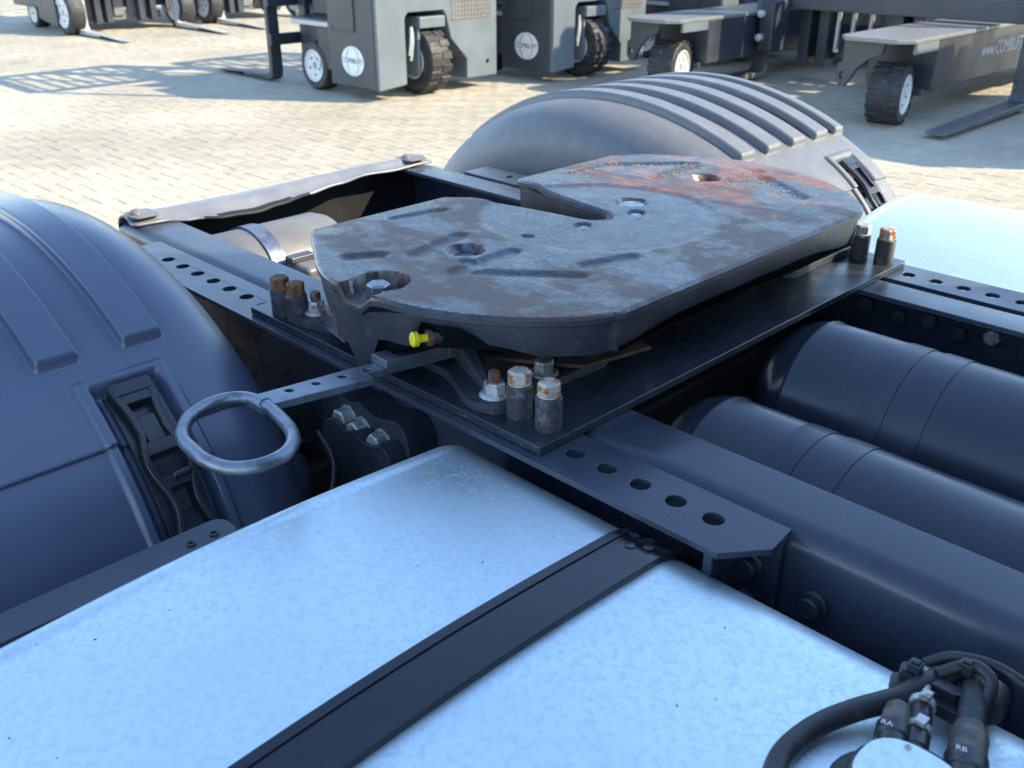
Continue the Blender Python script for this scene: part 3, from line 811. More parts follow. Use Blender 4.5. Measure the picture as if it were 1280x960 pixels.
# ---- sender unit and hoses on the near tank
TZ = .782
UC = Vector((-.155, .578))
bm = B(); slab(bm, [[(UC.x+0.058*math.cos(a*math.pi/16)*1.0, UC.y+.052*math.sin(a*math.pi/16)) for a in range(32)]], TZ-.004, TZ+.006); 
su = obj('sender_flange', bm, 'hose', tk, bevel=.002)
bm = B(); lathe(bm, (UC.x, UC.y, TZ+.005), (0, 0, 1), [(0, .047), (.014, .046), (.024, .043), (.026, .040)], 36); obj('sender_body', bm, 'latch', tk, bevel=.001)
bm = B(); slab(bm, [[(UC.x+.039*math.copysign(abs(math.cos(a*math.pi/18))**.8, math.cos(a*math.pi/18)), UC.y+.036*math.copysign(abs(math.sin(a*math.pi/18))**.8, math.sin(a*math.pi/18))) for a in range(36)]], TZ+.031, TZ+.0335); obj('sender_lid', bm, 'alu', tk, bevel=.001, label='oval aluminium lid of the sender unit')
bm = B(); lathe(bm, (UC.x-.014, UC.y+.029, TZ+.0335), (0, 0, 1), [(0, .003), (.001, .003), (.0014, .002)], 12); obj('lid_rivet', bm, 'zinc', tk)
def pipe(name, pts_, r, m_, n=12, lab=None):
    bm = B(); tube(bm, catmull(pts_, 7), r, n); return obj(name, bm, m_, tk, smooth=60, label=lab)
# three outlets pointing to the chassis
ex = Vector((-.30, .95, 0)).normalized()
def outlet(off, L1, r1, m1, L2, r2, m2):
    base = Vector((UC.x+off, UC.y+.022, TZ+.018)); a = base + ex*L1; b_ = a + ex*L2
    bm = B(); lathe(bm, base, ex, [(0, r1), (L1*.6, r1), (L1*.62, r1*1.12), (L1, r1*1.12)], 22); obj('outlet', bm, m1, tk, bevel=.0008)
    bm = B(); lathe(bm, a, ex, [(0, r2), (L2*.7, r2), (L2*.8, r2*.9), (L2, r2*.88)], 22); obj('connector_sleeve', bm, m2, tk, bevel=.0008)
    return b_
e1 = outlet(-.024, .035, .0130, 'latch', .026, .0118, 'browncap')
e2 = outlet(-.006, .040, .0095, 'latch', .040, .0095, 'hose')
e3 = outlet(.034, .045, .0150, 'latch', .036, .0150, 'browncap')
for e_, k in ((e2, -.036), (e2, -.004)):
    bm = B(); c = e_ + ex*k; lathe(bm, c, ex, [(0, .0110), (.007, .0110)], 22); box(bm, c.x-.004, c.x+.005, c.y-.003, c.y+.007, c.z+.011, c.z+.016); obj('hose_clip', bm, 'zinc', tk, bevel=.0006)
for s_, off, oy in (('RA', -.024, .042), ('RB', .034, .056)):
    c = Vector((UC.x+off, UC.y+.0, 0)) + ex*oy; zt = TZ+.018+(.0172 if s_ == 'RA' else .0194)
    vx = Vector((-ex.y, ex.x, 0))
    textmesh('port_mark', s_, 'decal', .0075, lambda x, y, c=c, zt=zt: (c.x-vx.x*x*1-ex.x*y*0+ex.x*y, c.y-vx.y*x+ex.y*y, zt), tk)
pipe('white_pipe', [e2-ex*.01, e2+ex*.012, e2+ex*.034+Vector((.0, 0, .003)), e2+ex*.055+Vector((.0, .0, -.006))], .0045, 'whitehose')
pipe('fuel_hose', [e3-ex*.01, e3+ex*.02+Vector((0, 0, .002)), e3+ex*.05, e3+ex*.085+Vector((0, 0, -.02)), e3+ex*.12+Vector((0, 0, -.09))], .0115, 'hose', 16)
pipe('fuel_hose', [(-.218, .490, TZ+.009), (-.236, .525, TZ+.010), (-.244, .556, TZ+.010), (-.240, .598, TZ+.010), (-.226, .636, TZ+.011), (-.204, .676, TZ+.014), (-.192, .715, TZ+.016), (-.19, .76, TZ+.003), (-.185, .80, TZ-.07)], .0098, 'hose', 16, 'thick black hose looping over the tank')
bm = B(); slab(bm, [rrect(-.222, -.155, .690, .706, .008)], TZ+.002, TZ+.014); slab(bm, [rrect(-.218, -.165, .700, .712, .005)], TZ+.012, TZ+.024); obj('hose_clamp', bm, 'latch', tk, bevel=.003)
for x_, y_, z_ in ((-.206, .705, TZ+.027), (-.172, .728, TZ+.034)):
    bm = B(); box(bm, x_-.006, x_+.006, y_-.005, y_+.005, z_-.006, z_+.006); box(bm, x_-.004, x_+.004, y_-.003, y_+.003, z_+.006, z_+.0085); obj('cable_tie_head', bm, 'latch', tk, bevel=.0012)
bm = B(); lathe(bm, (-.150, .722, TZ+.006), (-.1, 1, .0), [(0, .014), (0, .0165), (.026, .0165), (.026, .014)], 26); obj('hose_collar', bm, 'latch', tk, bevel=.001)
pipe('cable', [(-.205, .725, TZ+.02), (-.185, .738, TZ+.032), (-.150, .745, TZ+.036), (-.115, .745, TZ+.024), (-.095, .73, TZ+.006), (-.088, .69, TZ+.004), (-.085, .64, TZ+.004), (-.08, .58, TZ+.004), (-.07, .5, TZ+.003)], .0048, 'hose', 10, 'thin black cable trailing across the tank')
pipe('cable', [(-.19, .715, TZ+.024), (-.17, .732, TZ+.036), (-.15, .726, TZ+.034), (-.148, .705, TZ+.022), (-.16, .695, TZ+.006)], .0055, 'hose', 10)
pipe('cable', [(-.185, .70, TZ+.010), (-.18, .73, TZ+.020), (-.16, .752, TZ+.020), (-.15, .775, TZ+.0), (-.15, .80, TZ-.06)], .0075, 'hose', 10)

# ---- twin dark air tanks between the rails
def airtank(y, z, r, xs, xe, m_, bands, lab):
    bm = B(); pr = [(0, .002), (.006, r*.35), (.02, r*.66), (.045, r*.88), (.07, r*.975), (.085, r), (.087, r+.0020), (.090, r+.0026), (.094, r+.0020), (.097, r)]
    L_ = xe-xs
    pr += [(L_-.09, r), (L_-.05, r*.9), (L_-.02, r*.65), (L_, .002)]
    lathe(bm, (xs, y, z), (1, 0, 0), pr, 72)
    o = obj('air_tank', bm, m_, truck, smooth=45, label=lab)
    for b0, b1 in bands:
        bm = B(); lathe(bm, (b0, y, z), (1, 0, 0), [(0, r+.0002), (.0004, r+.0018), (b1-b0-.0004, r+.0018), (b1-b0, r+.0002)], 72)
        obj('tank_band', bm, m_, o, smooth=45)
    return o
airtank(1.118, .620, .130, -.765, .02, 'airtank' if 'airtank' in M else 'chassis', [(-.555, -.515), (-.497, -.452)], 'dark air tank beside the near rail')
airtank(1.415, .652, .135, -.765, .02, 'chassis', [(-.545, -.505), (-.488, -.445)], 'dark air tank beside the far rail')
# cross tubes carrying the tanks
bm = B(); box(bm, -.66, -.60, .845, 1.67, .44, .475); obj('cross_member', bm, 'dark', truck, bevel=.003)
bm = B(); box(bm, -1.36, -1.20, .842, 1.672, .55, .76); obj('cross_member', bm, 'dark', truck, bevel=.01)
bm = B(); box(bm, -.90, -.80, .842, 1.672, .56, .70); obj('cross_member', bm, 'dark', truck, bevel=.01)
# web bolts
for i, x in enumerate((-.72, -.655, -.60, -.545, -.49, -.43)):
    bm = B(); hexhead(bm, (x, mir(.842)-.0005, .735 if i % 2 else .745), (0, -1, 0), .026, .015, i); obj('web_bolt', bm, 'zinc' if i == 4 else 'cast', rails[1], bevel=.001)
for i, (x, z) in enumerate(((-.435, .74), (-.36, .72), (-.30, .60), (-.16, .66))):
    bm = B(); lathe(bm, (x, .8195 if x < -.4 else .832, z), (0, -1, 0), [(0, .017), (.004, .017), (.006, .013), (.016, .013), (.018, .011)], 20); obj('web_bolt', bm, 'cast', rails[0])
bm = B(); box(bm, -.452, -.440, .742, .818, .64, .7885); obj('gusset', bm, 'chassis', angles[0], bevel=.002)

# ---- spring bracket with three big bolts on the near web
bm = B()
sh = [(-1.20, .70), (-1.165, .725), (-1.13, .715), (-1.10, .722), (-1.06, .712), (-1.01, .722), (-.985, .70), (-.975, .64), (-.94, .56), (-.93, .42), (-1.12, .42), (-1.11, .56), (-1.15, .62), (-1.20, .64)]
sp = [tuple(p)[:2] for p in catmull([(x, z, 0) for x, z in sh], 4, True)]
slab(bm, [sp], .765, .8185, lambda x, z, y: (x, y, z))
sb_ = obj('spring_bracket', bm, 'cast', truck, bevel=.006, seg=3)
bm = B(); slab(bm, [[(x*.8-.2, z-.03) for x, z in sp]], .735, .764, lambda x, z, y: (x, y, z)); obj('bracket_boss', bm, 'cast', sb_, bevel=.006, seg=3)
for i, (x, z) in enumerate(((-1.128, .690), (-1.092, .682), (-1.042, .680))):
    bm = B(); lathe(bm, (x, .7655, z), (0, -1, 0), [(0, .020), (.004, .020), (.004, .017)], 20); hexhead(bm, (x, .7615, z), (0, -1, 0), .031, .020, i*.4+.1); obj('bracket_bolt', bm, 'zinc', sb_, bevel=.001)
bm = B(); lathe(bm, (-1.17, .60, .55), (.2, .2, 1), [(0, .075), (.06, .08), (.10, .075), (.125, .05), (.135, .01)], 32); obj('spring_canister', bm, 'chassis', truck, smooth=50)
bm = B(); tube(bm, catmull([(-1.12, .70, .69), (-1.07, .69, .66), (-1.05, .66, .60), (-1.06, .64, .54), (-1.1, .62, .48)], 6), .004, 8); obj('brake_cable', bm, 'hose', truck)
bm = B(); box(bm, -1.16, -.86, .70, .76, .36, .41); obj('leaf_spring', bm, 'dark', truck, bevel=.01)

# ---- rear crossmember: pressed sheet with a scalloped, buckled top lip
bm = B(); ny = 80; nx = 12; g = []
ked = [(.845, -1.98), (.90, -1.975), (.96, -1.955), (1.03, -1.93), (1.10, -1.925), (1.17, -1.935), (1.26, -1.955), (1.36, -1.965), (1.46, -1.985), (1.67, -1.985)]
def kx(y):
    for (a, xa), (b, xb) in zip(ked, ked[1:]):
        if a <= y <= b:
            t = sm((y-a)/(b-a)); return xa+(xb-xa)*t
    return ked[-1][1]
for j in range(ny+1):
    y = .836 + (1.678-.836)*j/ny; xi = kx(y); rw = []
    wob = .002*math.sin(y*19) + .001*math.sin(y*43+1)
    for i in range(nx+1):
        t = i/nx; x = -2.055+(xi+2.055)*t
        rw.append(bm.verts.new((x, y, .806 + .012*math.sin(math.pi*min(1, t*1.3)) + wob*t - .035*sm((t-.55)/.45)*sm((xi+1.985)/.14))))
    z0 = rw[0].co.z
    rw = [bm.verts.new((-2.062, y, z)) for z in (.36, .60, z0-.012)] + rw
    g.append(rw)
for a, b in zip(g, g[1:]):
    for i in range(len(a)-1): bm.faces.new((a[i], a[i+1], b[i+1], b[i]))
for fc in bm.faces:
    if max(v.co.z for v in fc.verts) < .80: fc.material_index = 1  # web coloured dark to carry the shadow below the lip
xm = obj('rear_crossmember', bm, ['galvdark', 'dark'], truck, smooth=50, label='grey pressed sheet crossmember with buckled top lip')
so = xm.modifiers.new('thickness', 'SOLIDIFY'); so.thickness = .005
for y, dx in ((.872, .0), (1.632, 0)):
    bm = B(); slab(bm, [rrect(-2.048, -1.985, y-.03, y+.03, .012)], .8135, .8175); cp = obj('corner_plate', bm, 'silver', xm, bevel=.0015)
    bm = B(); lathe(bm, (-2.02, y-.012, .8175), (0, 0, 1), [(0, .014), (.004, .013), (.008, .009), (.010, .003)], 18); obj('dome_bolt', bm, 'silver', xm)
# silver air tank lying across, with strap and valve
bm = B(); r = .122
lathe(bm, (-1.845, .86, .662), (0, 1, 0), [(0, r*.4), (.02, r*.8), (.05, r), (.345, r), (.37, r*.93), (.392, r*.7), (.405, r*.35), (.41, .002)], 60)
st_ = obj('air_tank', bm, 'silver', truck, smooth=50, label='pale grey air tank lying across behind the coupling')
bm = B(); lathe(bm, (-1.845, 1.02, .662), (0, 1, 0), [(0, r+.001), (.0, r+.005), (.036, r+.005), (.036, r+.001)], 60); obj('tank_band', bm, 'galv', st_)
bm = B(); box(bm, -1.735, -1.650, 1.045, 1.125, .665, .735); vb = obj('relay_valve', bm, 'silver', truck, bevel=.012, seg=3, label='small grey valve block beside the near rail')
bm = B(); box(bm, -1.728, -1.700, 1.04, 1.10, .735, .748); obj('valve_cover', bm, 'chassis', vb, bevel=.003)
bm = B(); cyl(bm, (-1.69, 1.04, .70), (-1.69, .985, .70), .012, 14); obj('valve_port', bm, 'zinc', vb)
bm = B(); cyl(bm, (-1.735, 1.08, .71), (-1.775, 1.08, .71), .010, 14); obj('valve_port', bm, 'zinc', vb)
bm = B(); tube(bm, catmull([(-2.0, 1.655, .60), (-1.99, 1.645, .66), (-1.96, 1.635, .685), (-1.93, 1.64, .67), (-1.92, 1.65, .63)], 6), .0075, 10); obj('white_hose', bm, 'whitehose', rails[1])
for i, (x, z, rr) in enumerate(((-1.82, .71, .018), (-1.70, .68, .013), (-1.64, .70, .02), (-1.9, .735, .012))):
    bm = B(); lathe(bm, (x, mir(.842)-.0005, z), (0, -1, 0), [(0, rr), (.004, rr), (.006, rr*.7), (.012, rr*.6)], 16); obj('web_bolt', bm, 'zinc' if i == 1 else 'cast', rails[1])
bm = B(); box(bm, -2.0, -1.5, .842, 1.672, .40, .44); obj('cross_member', bm, 'dark', truck, bevel=.003)

bm = B(); box(bm, -1.245, -1.235, .67, mir(.67), GZ+.16, .545); obj('underbody_shade_sheet', bm, 'dark', truck)  # dark sheet added in place of shade, hides the lit ground behind
bm = B(); cyl(bm, (-1.63, YC, GZ+.5), (.5, YC, .30), .06, 20); obj('propeller_shaft', bm, 'dark', truck)
# ---- cab (stands right of the frame; its shade covers the chassis)
CX = .43
bm = B()
def cabring(z, x0, x1, y0, y1): return [(x, y, z) for x, y in ((x0, y0), (x1, y0), (x1, y1), (x0, y1))]
rings(bm, [cabring(.55, CX, 2.75, .0, 2.514), cabring(1.6, CX, 2.78, .0, 2.514), cabring(2.5, CX, 2.60, .02, 2.494), cabring(3.25, CX+.06, 2.35, .10, 2.42), cabring(3.45, CX+.35, 2.1, .25, 2.27)])
cab = obj('cab', bm, 'cab', truck, bevel=.08, seg=4, label='cab behind the chassis')
for y in (-.012, 2.514-.0):
    bm = B(); box(bm, 1.45, 2.35, y, y+.012, 1.5, 2.15); obj('side_window', bm, 'glass', cab, bevel=.02)
    bm = B(); box(bm, 1.35, 2.2, y-.004, y+.016, .35, .55); obj('step', bm, 'fender', cab, bevel=.01)
bm = B(); box(bm, 2.70, 2.755, .25, 2.26, 1.62, 2.4); obj('windscreen', bm, 'glass', cab, bevel=.02)
bm = B(); box(bm, 2.70, 2.83, .04, 2.47, .2, .62); obj('bumper', bm, 'fender', cab, bevel=.04)
for y in (.03, mir(.03)):
    tyre_wheel(2.0, y, y + (.3 if y < 1 else -.3), .50, truck, 'front_wheel')

# ================================================================== FORKLIFTS
def fwheel(parent, nm, c, axis, r, wd, rimside, lugs=0, rimr=.56, inv=False, lh=.007):
    bm = B(); a = Vector(axis).normalized(); c = Vector(c)
    lathe(bm, c - a*wd/2, a, [(wd*.42, .005), (wd*.42, r*rimr), (0, r*rimr), (0, r*.90), (wd*.06, r*.97), (wd*.18, r), (wd*.82, r), (wd*.94, r*.97), (wd, r*.90), (wd, r*rimr), (wd*.58, r*rimr), (wd*.58, .005)], 40)
    o = obj(nm, bm, 'rubber', parent, smooth=35, inv=inv)
    u, v, _ = frame(a)
    if lugs:
        bm = B()
        for i in range(lugs):
            t = 2*math.pi*i/lugs
            for sgn in (-1, 1):
                t2 = t + (math.pi/lugs if sgn > 0 else 0)
                d = u*math.cos(t2) + v*math.sin(t2); e = -u*math.sin(t2) + v*math.cos(t2)
                p = c + a*sgn*wd*.28; hw = r*2*math.pi/lugs*.33
                q = [p + d*(r-.004) + e*sx*hw + a*sy*wd*.235 for sx in (-1, 1) for sy in (-1, 1)]
                q2 = [p + d*(r+lh) + e*sx*hw*.8 + a*sy*wd*.22 for sx in (-1, 1) for sy in (-1, 1)]
                rings(bm, [[q[0], q[1], q[3], q[2]], [q2[0], q2[1], q2[3], q2[2]]])
        obj('tread', bm, 'rubber', o, smooth=None)
    s = Vector(rimside).normalized(); 
    if s.dot(a) < 0: a2 = -a
    else: a2 = a
    bm = B(); lathe(bm, c + a2*wd*.10, a2, [(0, r*rimr), (wd*.405, r*rimr), (wd*.41, r*(rimr-.04)), (wd*.34, r*(rimr-.09)), (wd*.33, r*.30), (wd*.33, r*.16), (wd*.15, r*.15)], 32)
    obj('rim', bm, 'white', o, smooth=35)
    for i in range(5):
        bm = B(); t = 2*math.pi*i/5+.3; d = u*math.cos(t)+v*math.sin(t)
        lathe(bm, c + a2*wd*.42 + d*r*.36, a2, [(0, r*.055), (wd*.03, r*.055), (wd*.035, r*.03)], 10)
        obj('wheel_nut', bm, 'fldark', o, smooth=None)
    return o
def roundel(parent, c, ux, uy, rw, rh, inv=False):
    """white oval emblem with globe lines and lettering; ux, uy unit vectors in the face; placed a hair proud"""
    c = Vector(c); ux = Vector(ux); uy = Vector(uy); n = ux.cross(uy).normalized()
    bm = B(); slab(bm, [circ(0, 0, rw, 40, rh)], 0, .003, lambda x, y, z: c + ux*x + uy*y + n*z)
    o = obj('emblem', bm, 'decal', parent, inv=inv)
    bm = B()
    for k in (-.55, .55):
        for sy in (-1, 1):
            P = [(k*rw*math.cos(t), sy*rh*.95*math.sin(t)) for t in [R(12+78*i/10) for i in range(11)]]
            for (xa, ya), (xb, yb_) in zip(P, P[1:]):
                q = [c + ux*x + uy*y + n*.0045 for x, y in ((xa-.004, ya), (xa+.004, ya), (xb+.004, yb_), (xb-.004, yb_))]
                bm.faces.new([bm.verts.new(p) for p in q])
    obj('emblem_line', bm, 'ink', o, smooth=None)
    textmesh('emblem_lettering', 'COMBILIFT', 'ink', rh*.46, lambda x, y: c + ux*x*(rw/rh)*.82 + uy*y*1.1 + n*.005, o)
    return o
def forklift_side(label, ox, oy, group, closed=False):
    """machine with mast towards -X; near-right corner of its body at the origin, body runs to -X and +Y"""
    t = thing('forklift', label, 'forklift', (ox, oy, GZ), group)
    T = lambda name, bm, m_, par=None, bevel=.0, **k: obj(name, bm, m_, par or t, bevel=bevel, inv=False, **k)
    # body: lower shell with wheel bay in the +X face
    W = 1.46
    bm = B()
    bay = [(.32, .13), (.32, .70), (.36, .745), (.78, .745), (.80, .72), (.86, .50), (1.06, .30), (1.06, .11)]
    poly = [(0, .10), (.32, .13)] + bay[1:] + [(W, .11), (W, 1.30), (0, 1.30)]
    slab(bm, [poly], -.42, 0, lambda y, z, x: (x, y, z))
    T('rear_body', bm, 'flgrey', bevel=.012)
    bm = B(); box(bm, -.72, -.035, -.012, .10, .10, 1.298); T('side_panel', bm, 'flside', bevel=.015)
    bm = B(); box(bm, -.72, -.421, .102, W, .16, 1.28); T('chassis', bm, 'fldark', bevel=.01)
    bm = B(); box(bm, -.66, -.30, -.026, -.012, .585, 1.25); T('service_cover', bm, 'flside', bevel=.006)
    for x in (-.63, -.33):
        bm = B(); lathe(bm, (x, -.026, .615), (0, -1, 0), [(0, .012), (.006, .012), (.008, .006)], 12); T('cover_screw', bm, 'fldark')
    roundel(t, (-.36, -.0135, .335), (1, 0, 0), (0, 0, 1), .165, .130)
    # mesh window in the rear
    bm = B()
    for i in range(13): box(bm, .002, .007, .885+i*.040, .892+i*.040, .655, 1.20)
    for i in range(14): box(bm, .003, .008, .88, 1.37, .66+i*.040, .667+i*.040)
    T('vent_mesh', bm, 'mesh')
    bm = B(); box(bm, -.002, .0015, .865, 1.385, .645, 1.215); T('vent_backing', bm, 'silver')
    bm = B(); lathe(bm, (.0, 1.33, .25), (1, 0, 0), [(0, .022), (.002, .022), (.002, .012), (-.02, .012)], 16); T('tie_down_hole', bm, 'dark')
    # rear wheel with its yoke
    fwheel(t, 'drive_wheel', (-.19, .66, .305), (0, 1, 0), .292, .24, (0, -1, 0), lugs=16)
    bm = B(); box(bm, -.30, -.05, .50, .535, .18, .60); box(bm, -.33, .0, .49, .80, .60, .70); T('yoke', bm, 'flgrey', bevel=.012)
    bm = B(); tube(bm, catmull([(-.02, .40, .62), (-.01, .385, .50), (-.02, .37, .38)], 6), .014, 8); T('hydraulic_hose', bm, 'flsilver')
    bm = B(); tube(bm, catmull([(-.05, .43, .62), (-.03, .425, .50), (-.05, .41, .33)], 6), .014, 8); T('hydraulic_hose', bm, 'flsilver')
    # operator step between body and mast
    bm = B(); box(bm, -1.33, -.722, .0, W, .60, .66); T('step_deck', bm, 'flside', bevel=.008)
    bm = B(); box(bm, -1.33, -.722, -.008, .02, .598, .640); T('step_edge', bm, 'flsilver', bevel=.004)
    bm = B(); box(bm, -1.33, -.722, .25, W, .662, 1.28); T('cabin_base', bm, 'flside', bevel=.02)
    bm = B(); box(bm, -.98, -.722, .04, .15, .20, .598); T('wheel_bracket', bm, 'fldark', bevel=.02)
    for y in (.13, W-.13):
        fwheel(t, 'front_wheel', (-1.06, y, .225), (0, 1, 0), .225, .20, (0, -1, 0), rimr=.66)
    for y in (.25, W-.34):
        bm = B(); box(bm, -1.55, -.9, y, y+.09, .38, .60); T('front_beam', bm, 'fldark', bevel=.01)
    # mast, carriage, forks to -X
    for y in (.30, .42, W-.46, W-.34):
        bm = B(); box(bm, -1.66, -1.54, y, y+.07, .16, 2.20); T('mast_upright', bm, 'fldark', bevel=.008)
    for z in (.40, .86, 1.5, 2.14):
        bm = B(); box(bm, -1.63, -1.56, .372, W-.342, z, z+.07); T('mast_crossbar', bm, 'fldark', bevel=.005)
    bm = B(); cyl(bm, (-1.52, .73, .25), (-1.52, .73, 2.0), .04, 16); T('lift_cylinder', bm, 'fldark')
    for z in (.36, .72):
        bm = B(); box(bm, -1.735, -1.69, -.02, W+.02, z, z+.11); T('carriage_bar', bm, 'fldark', bevel=.006)
    for y in (-.01, W-.13):
        bm = B(); P = [(-1.74, 1.12), (-1.79, 1.12), (-1.80, .12), (-1.83, .072), (-2.86, .030), (-2.87, .022), (-1.80, .020), (-1.75, .05), (-1.735, .12)]
        slab(bm, [P], y, y+.125, lambda x, z, yy: (x, yy, z)); T('fork', bm, 'fldark', bevel=.008)
    # cabin pillars, seat and roof grid, which throw the barred shadow
    for x, y in ((-.08, .03), (-.08, W-.08), (-1.28, .03), (-1.28, W-.08)):
        bm = B(); box(bm, x-.03, x+.03, y, y+.05, 1.28, 2.34); T('guard_pillar', bm, 'fldark', bevel=.006)
    bm = B(); slab(bm, [rrect(-1.36, -.02, .0, W, .05), rrect(-1.28, -.10, .08, W-.08, .03)], 2.34, 2.42); T('roof_frame', bm, 'fldark', bevel=.006)
    for i in range(8):
        y = .16+i*.16; bm = B(); box(bm, -1.28, -.10, y, y+.025, 2.36, 2.40); T('roof_bar', bm, 'fldark')
    if closed:  # solid sides added so the unseen machines block the sun
        for x0_, x1_, y0_, y1_ in ((-1.30, -.06, .045, .06), (-1.30, -.06, W-.06, W-.045), (-.085, -.07, .085, W-.085), (-1.31, -1.295, .085, W-.085)):
            bm = B(); box(bm, x0_, x1_, y0_, y1_, 1.302, 2.335); T('cabin_shade_panel', bm, 'fldark')
    bm = B(); box(bm, -.62, -.30, .5, .96, 1.30, 1.42); box(bm, -.34, -.26, .5, .96, 1.42, 1.95); T('seat', bm, 'fender', bevel=.03)
    return t
row = 'grey forklifts parked in a row'
forklift_side('forklift with lit grey rear, standing alone nearest the truck', -7.10, 5.43, row)
forklift_side('second forklift in the row, its rear cut by a diagonal shadow', -6.78, 7.36, row)
forklift_side('third forklift in the row, emblem just above the grey platform end', -6.30, 9.55, row)
forklift_side('fourth forklift in the row, mostly hidden behind the long dark beam', -5.75, 11.4, row)

def forklift_front(label, ox, oy, group):
    """machine seen from its fork end: forks towards +X; front face of the forks' heels at the origin"""
    t = thing('forklift', label, 'forklift', (ox, oy, GZ), group)
    T = lambda name, bm, m_, par=None, bevel=.0, **k: obj(name, bm, m_, par or t, bevel=bevel, inv=False, **k)
    W = 1.62
    for y in (0, W-.14):
        bm = B(); P = [(0, 1.3), (-.06, 1.3), (-.06, .07), (-.02, .02), (1.32, .02), (1.34, .03), (.04, .075), (0, .13)]
        slab(bm, [P], y, y+.14, lambda x, z, yy: (x, yy, z)); T('fork', bm, 'flsilver', bevel=.008)
    for z, h in ((.52, .12), (.98, .12)):
        bm = B(); box(bm, -.13, -.065, -.05, W+.05, z, z+h); T('carriage_bar', bm, 'flsilver', bevel=.006)
    for y in (.34, .50, W-.62, W-.44):
        bm = B(); box(bm, -.30, -.16, y, y+.09, .12, 2.4); T('mast_upright', bm, 'fldark', bevel=.006)
    for i, y in enumerate((.22, .46, .68, .90, 1.14)):
        bm = B(); box(bm, -.40, -.31, y, y+.16, .20, .50 + .02*(i % 2)); T('hose_reel', bm, 'silver', bevel=.01)
    bm = B(); box(bm, -.42, -.35, .16, W-.2, .14, .24); T('lower_beam', bm, 'silver', bevel=.008)
    for z in (.45, 1.6, 2.3):
        bm = B(); box(bm, -.29, -.2, .43, W-.5, z, z+.08); T('mast_crossbar', bm, 'fldark', bevel=.005)
    bm = B(); box(bm, -2.2, -.45, -.05, W+.08, .30, 1.30); T('body', bm, 'fldark', bevel=.02)
    bm = B(); P = [(-.95, .18), (-.95, 1.3), (-.32, 1.3), (-.32, .10), (-.72, .14)]
    slab(bm, [P], -.16, -.051, lambda x, z, yy: (x, yy, z)); T('front_wing', bm, 'fldark', bevel=.012)
    bm = B(); slab(bm, [rrect(-.90, -.36, .55, .72, .02)], 0, .003, lambda x, z, yy: (x, -.161-yy, z)); T('decal', bm, 'decal')
    bm = B(); slab(bm, [rrect(-1.66, -1.46, .46, .56, .02)], 0, .003, lambda x, z, yy: (x, -.0515-yy, z)); T('decal', bm, 'decal')
    bm = B(); slab(bm, [rrect(-1.98, -1.80, .42, .58, .02)], 0, .003, lambda x, z, yy: (x, -.0515-yy, z)); T('decal', bm, 'amber')
    for y in (-.02, W+.02):
        fwheel(t, 'front_wheel', (-.17, y, .30), (0, 1, 0), .30, .22, (0, -1, 0), rimr=.68)
    fwheel(t, 'rear_wheel', (-1.62, .10, .21), (0, 1, 0), .21, .2, (0, -1, 0), rimr=.68)
    bm = B(); lathe(bm, (-.35, W-.1, .23), (1, 0, 0), [(0, .03), (.02, .03), (.03, .02)], 12); T('marker_lamp', bm, 'amber')
    for x, y in ((-.5, 0), (-.5, W-.06), (-2.0, 0), (-2.0, W-.06)):
        bm = B(); box(bm, x, x+.06, y, y+.06, 1.3, 2.35); T('guard_pillar', bm, 'fldark')
    bm = B(); slab(bm, [rrect(-2.05, -.42, -.02, W+.02, .05), rrect(-1.95, -.52, .1, W-.1, .03)], 2.35, 2.43); T('roof_frame', bm, 'fldark')
    return t
forklift_front('far forklift at the left edge with silver forks pointing at the camera', -14.45, 5.82, 'forklifts facing the yard')
forklift_front('far forklift left of the dark mast, its silver fork on the paving', -14.60, 8.05, 'forklifts facing the yard')

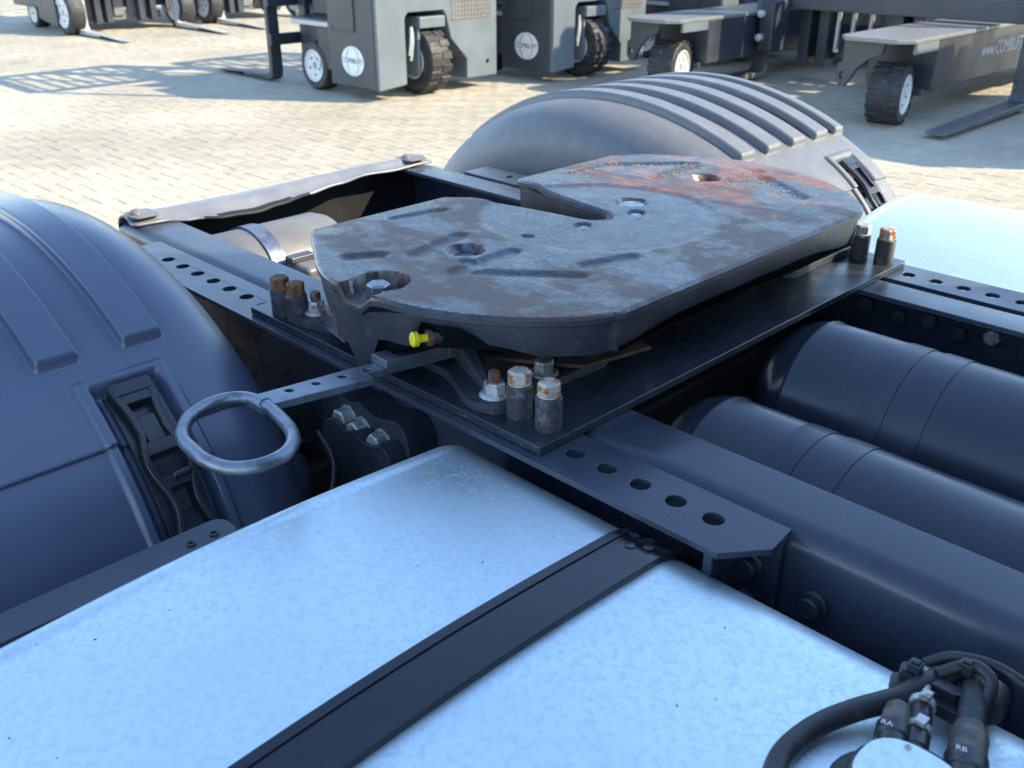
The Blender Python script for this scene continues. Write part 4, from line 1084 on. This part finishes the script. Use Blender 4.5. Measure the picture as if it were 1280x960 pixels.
def platform_forklift(ox, oy):
    t = thing('platform_forklift', 'wide dark platform forklift with two flat arms, white rim and web address', 'forklift', (ox, oy, GZ))
    T = lambda name, bm, m_, par=None, bevel=.0, **k: obj(name, bm, m_, par or t, bevel=bevel, inv=False, **k)
    # local: x along X, y along Y (depth, +away); arms reach towards -Y, arm ends at y = 0
    for k, ax in enumerate((0.0, 2.18)):            # near-left corner of each arm
        w_ = .58
        bm = B(); P = [(ax-.02, .04), (ax+.05, -.05), (ax+w_-.10, -.05), (ax+w_, .06), (ax+w_, 3.0), (ax-.02, 3.0)]
        slab(bm, [P], .640, .672); T('platform_deck', bm, 'deck', bevel=.006)
        bm = B(); P = [(.06, .20), (.06, .638), (.30, .638), (.30, .62), (.22, .46), (.10, .24)]
        # front bracket in side view, seen from the arm end
        bm = B(); slab(bm, [[(ax+.0, .638), (ax+.0, .47), (ax-.035, .45), (ax-.035, .32), (ax+.0, .275), (ax+.045, .275), (ax+.08, .33), (ax+.13, .42), (ax+.22, .50), (ax+.32, .545), (ax+.34, .638)], circ(ax+.012, .36, .022, 14, .032)], .06, .10, lambda x, z, y: (x, y, z)); T('arm_bracket', bm, 'flside', bevel=.005)
        fwheel(t, 'arm_wheel', (ax+.36, .24, .235), (1, .18, 0), .235, .25, (1, 0, 0), lugs=18, rimr=.66, lh=.0035)
        bm = B(); box(bm, ax+.0, ax+w_-.01, .52, 3.0, .25, .638); T('arm_beam', bm, 'fldark', bevel=.01)
        bm = B(); box(bm, ax+.06, ax+.52, .47, .75, .20, .262); T('arm_foot', bm, 'flside', bevel=.01)
        bm = B(); box(bm, ax+w_-.03, ax+w_-.002, .10, .50, .56, .638); T('arm_lip', bm, 'flgrey', bevel=.004)
    textmesh('arm_lettering', 'www.COMBILIFT.com', 'decal', .165, lambda x, y: (2.18+.573, 2.05+x*.80, .475+y), t, inv=False)
    # cross beam (spreader) along X and forks
    bm = B(); box(bm, .42, 3.4, 1.64, 1.74, .69, .87); T('spreader_beam', bm, 'flside', bevel=.008)
    bm = B(); box(bm, .42, 3.4, 1.66, 1.72, 1.10, 1.22); T('spreader_beam', bm, 'flside', bevel=.008)
    for x in (3.02, .42):
        bm = B(); P = [(1.56, 1.42), (1.62, 1.42), (1.63, .10), (1.60, .03), (-.10, .03), (-.13, .036), (-.10, .055), (1.52, .085), (1.56, .14)]
        slab(bm, [P], x, x+.16, lambda y, z, xx: (xx, y, z)); T('fork', bm, 'forksteel', bevel=.006)
    # mast between the arms
    for x in (.80, 1.00, 1.75, 1.95):
        bm = B(); box(bm, x, x+.11, 1.80, 1.98, .15, 2.7); T('mast_upright', bm, 'fldark', bevel=.008)
    for x in (1.18, 1.34, 1.52):
        bm = B(); cyl(bm, (x, 1.86, .3), (x, 1.86, 2.2), .025, 14); T('chain_and_ram', bm, 'zinc')
    for z in (.22, .55):
        bm = B(); box(bm, .8, 2.06, 1.99, 2.05, z, z+.22); T('mast_plate', bm, 'flside', bevel=.006)
    bm = B(); box(bm, .62, .78, 1.30, 1.60, .30, .78); T('valve_block', bm, 'fldark', bevel=.02)
    for z in (.44, .66):
        bm = B(); lathe(bm, (.66, 1.295, z), (0, -1, 0), [(0, .035), (.05, .035), (.06, .02)], 14); T('hose_fitting', bm, 'flsilver')
    # rear body, cab, counterweight
    bm = B(); box(bm, -.05, 2.80, 3.01, 4.6, .25, 1.35); T('body', bm, 'fldark', bevel=.03)
    bm = B(); box(bm, 1.9, 2.80, 3.05, 4.3, 1.352, 2.5); T('cabin', bm, 'fldark', bevel=.04)
    fwheel(t, 'rear_wheel', (1.3, 4.66, .33), (1, 0, 0), .33, .3, (1, 0, 0))
    return t
platform_forklift(-6.02, 7.55)
# added unseen machines right of the view, placed to cast shade on the yard
forklift_side('unseen forklift added for shade, behind the other added one', .25, 10.06, row, True)
forklift_side('unseen forklift added for shade, right of the platform forklift', .25, 8.55, row, True)
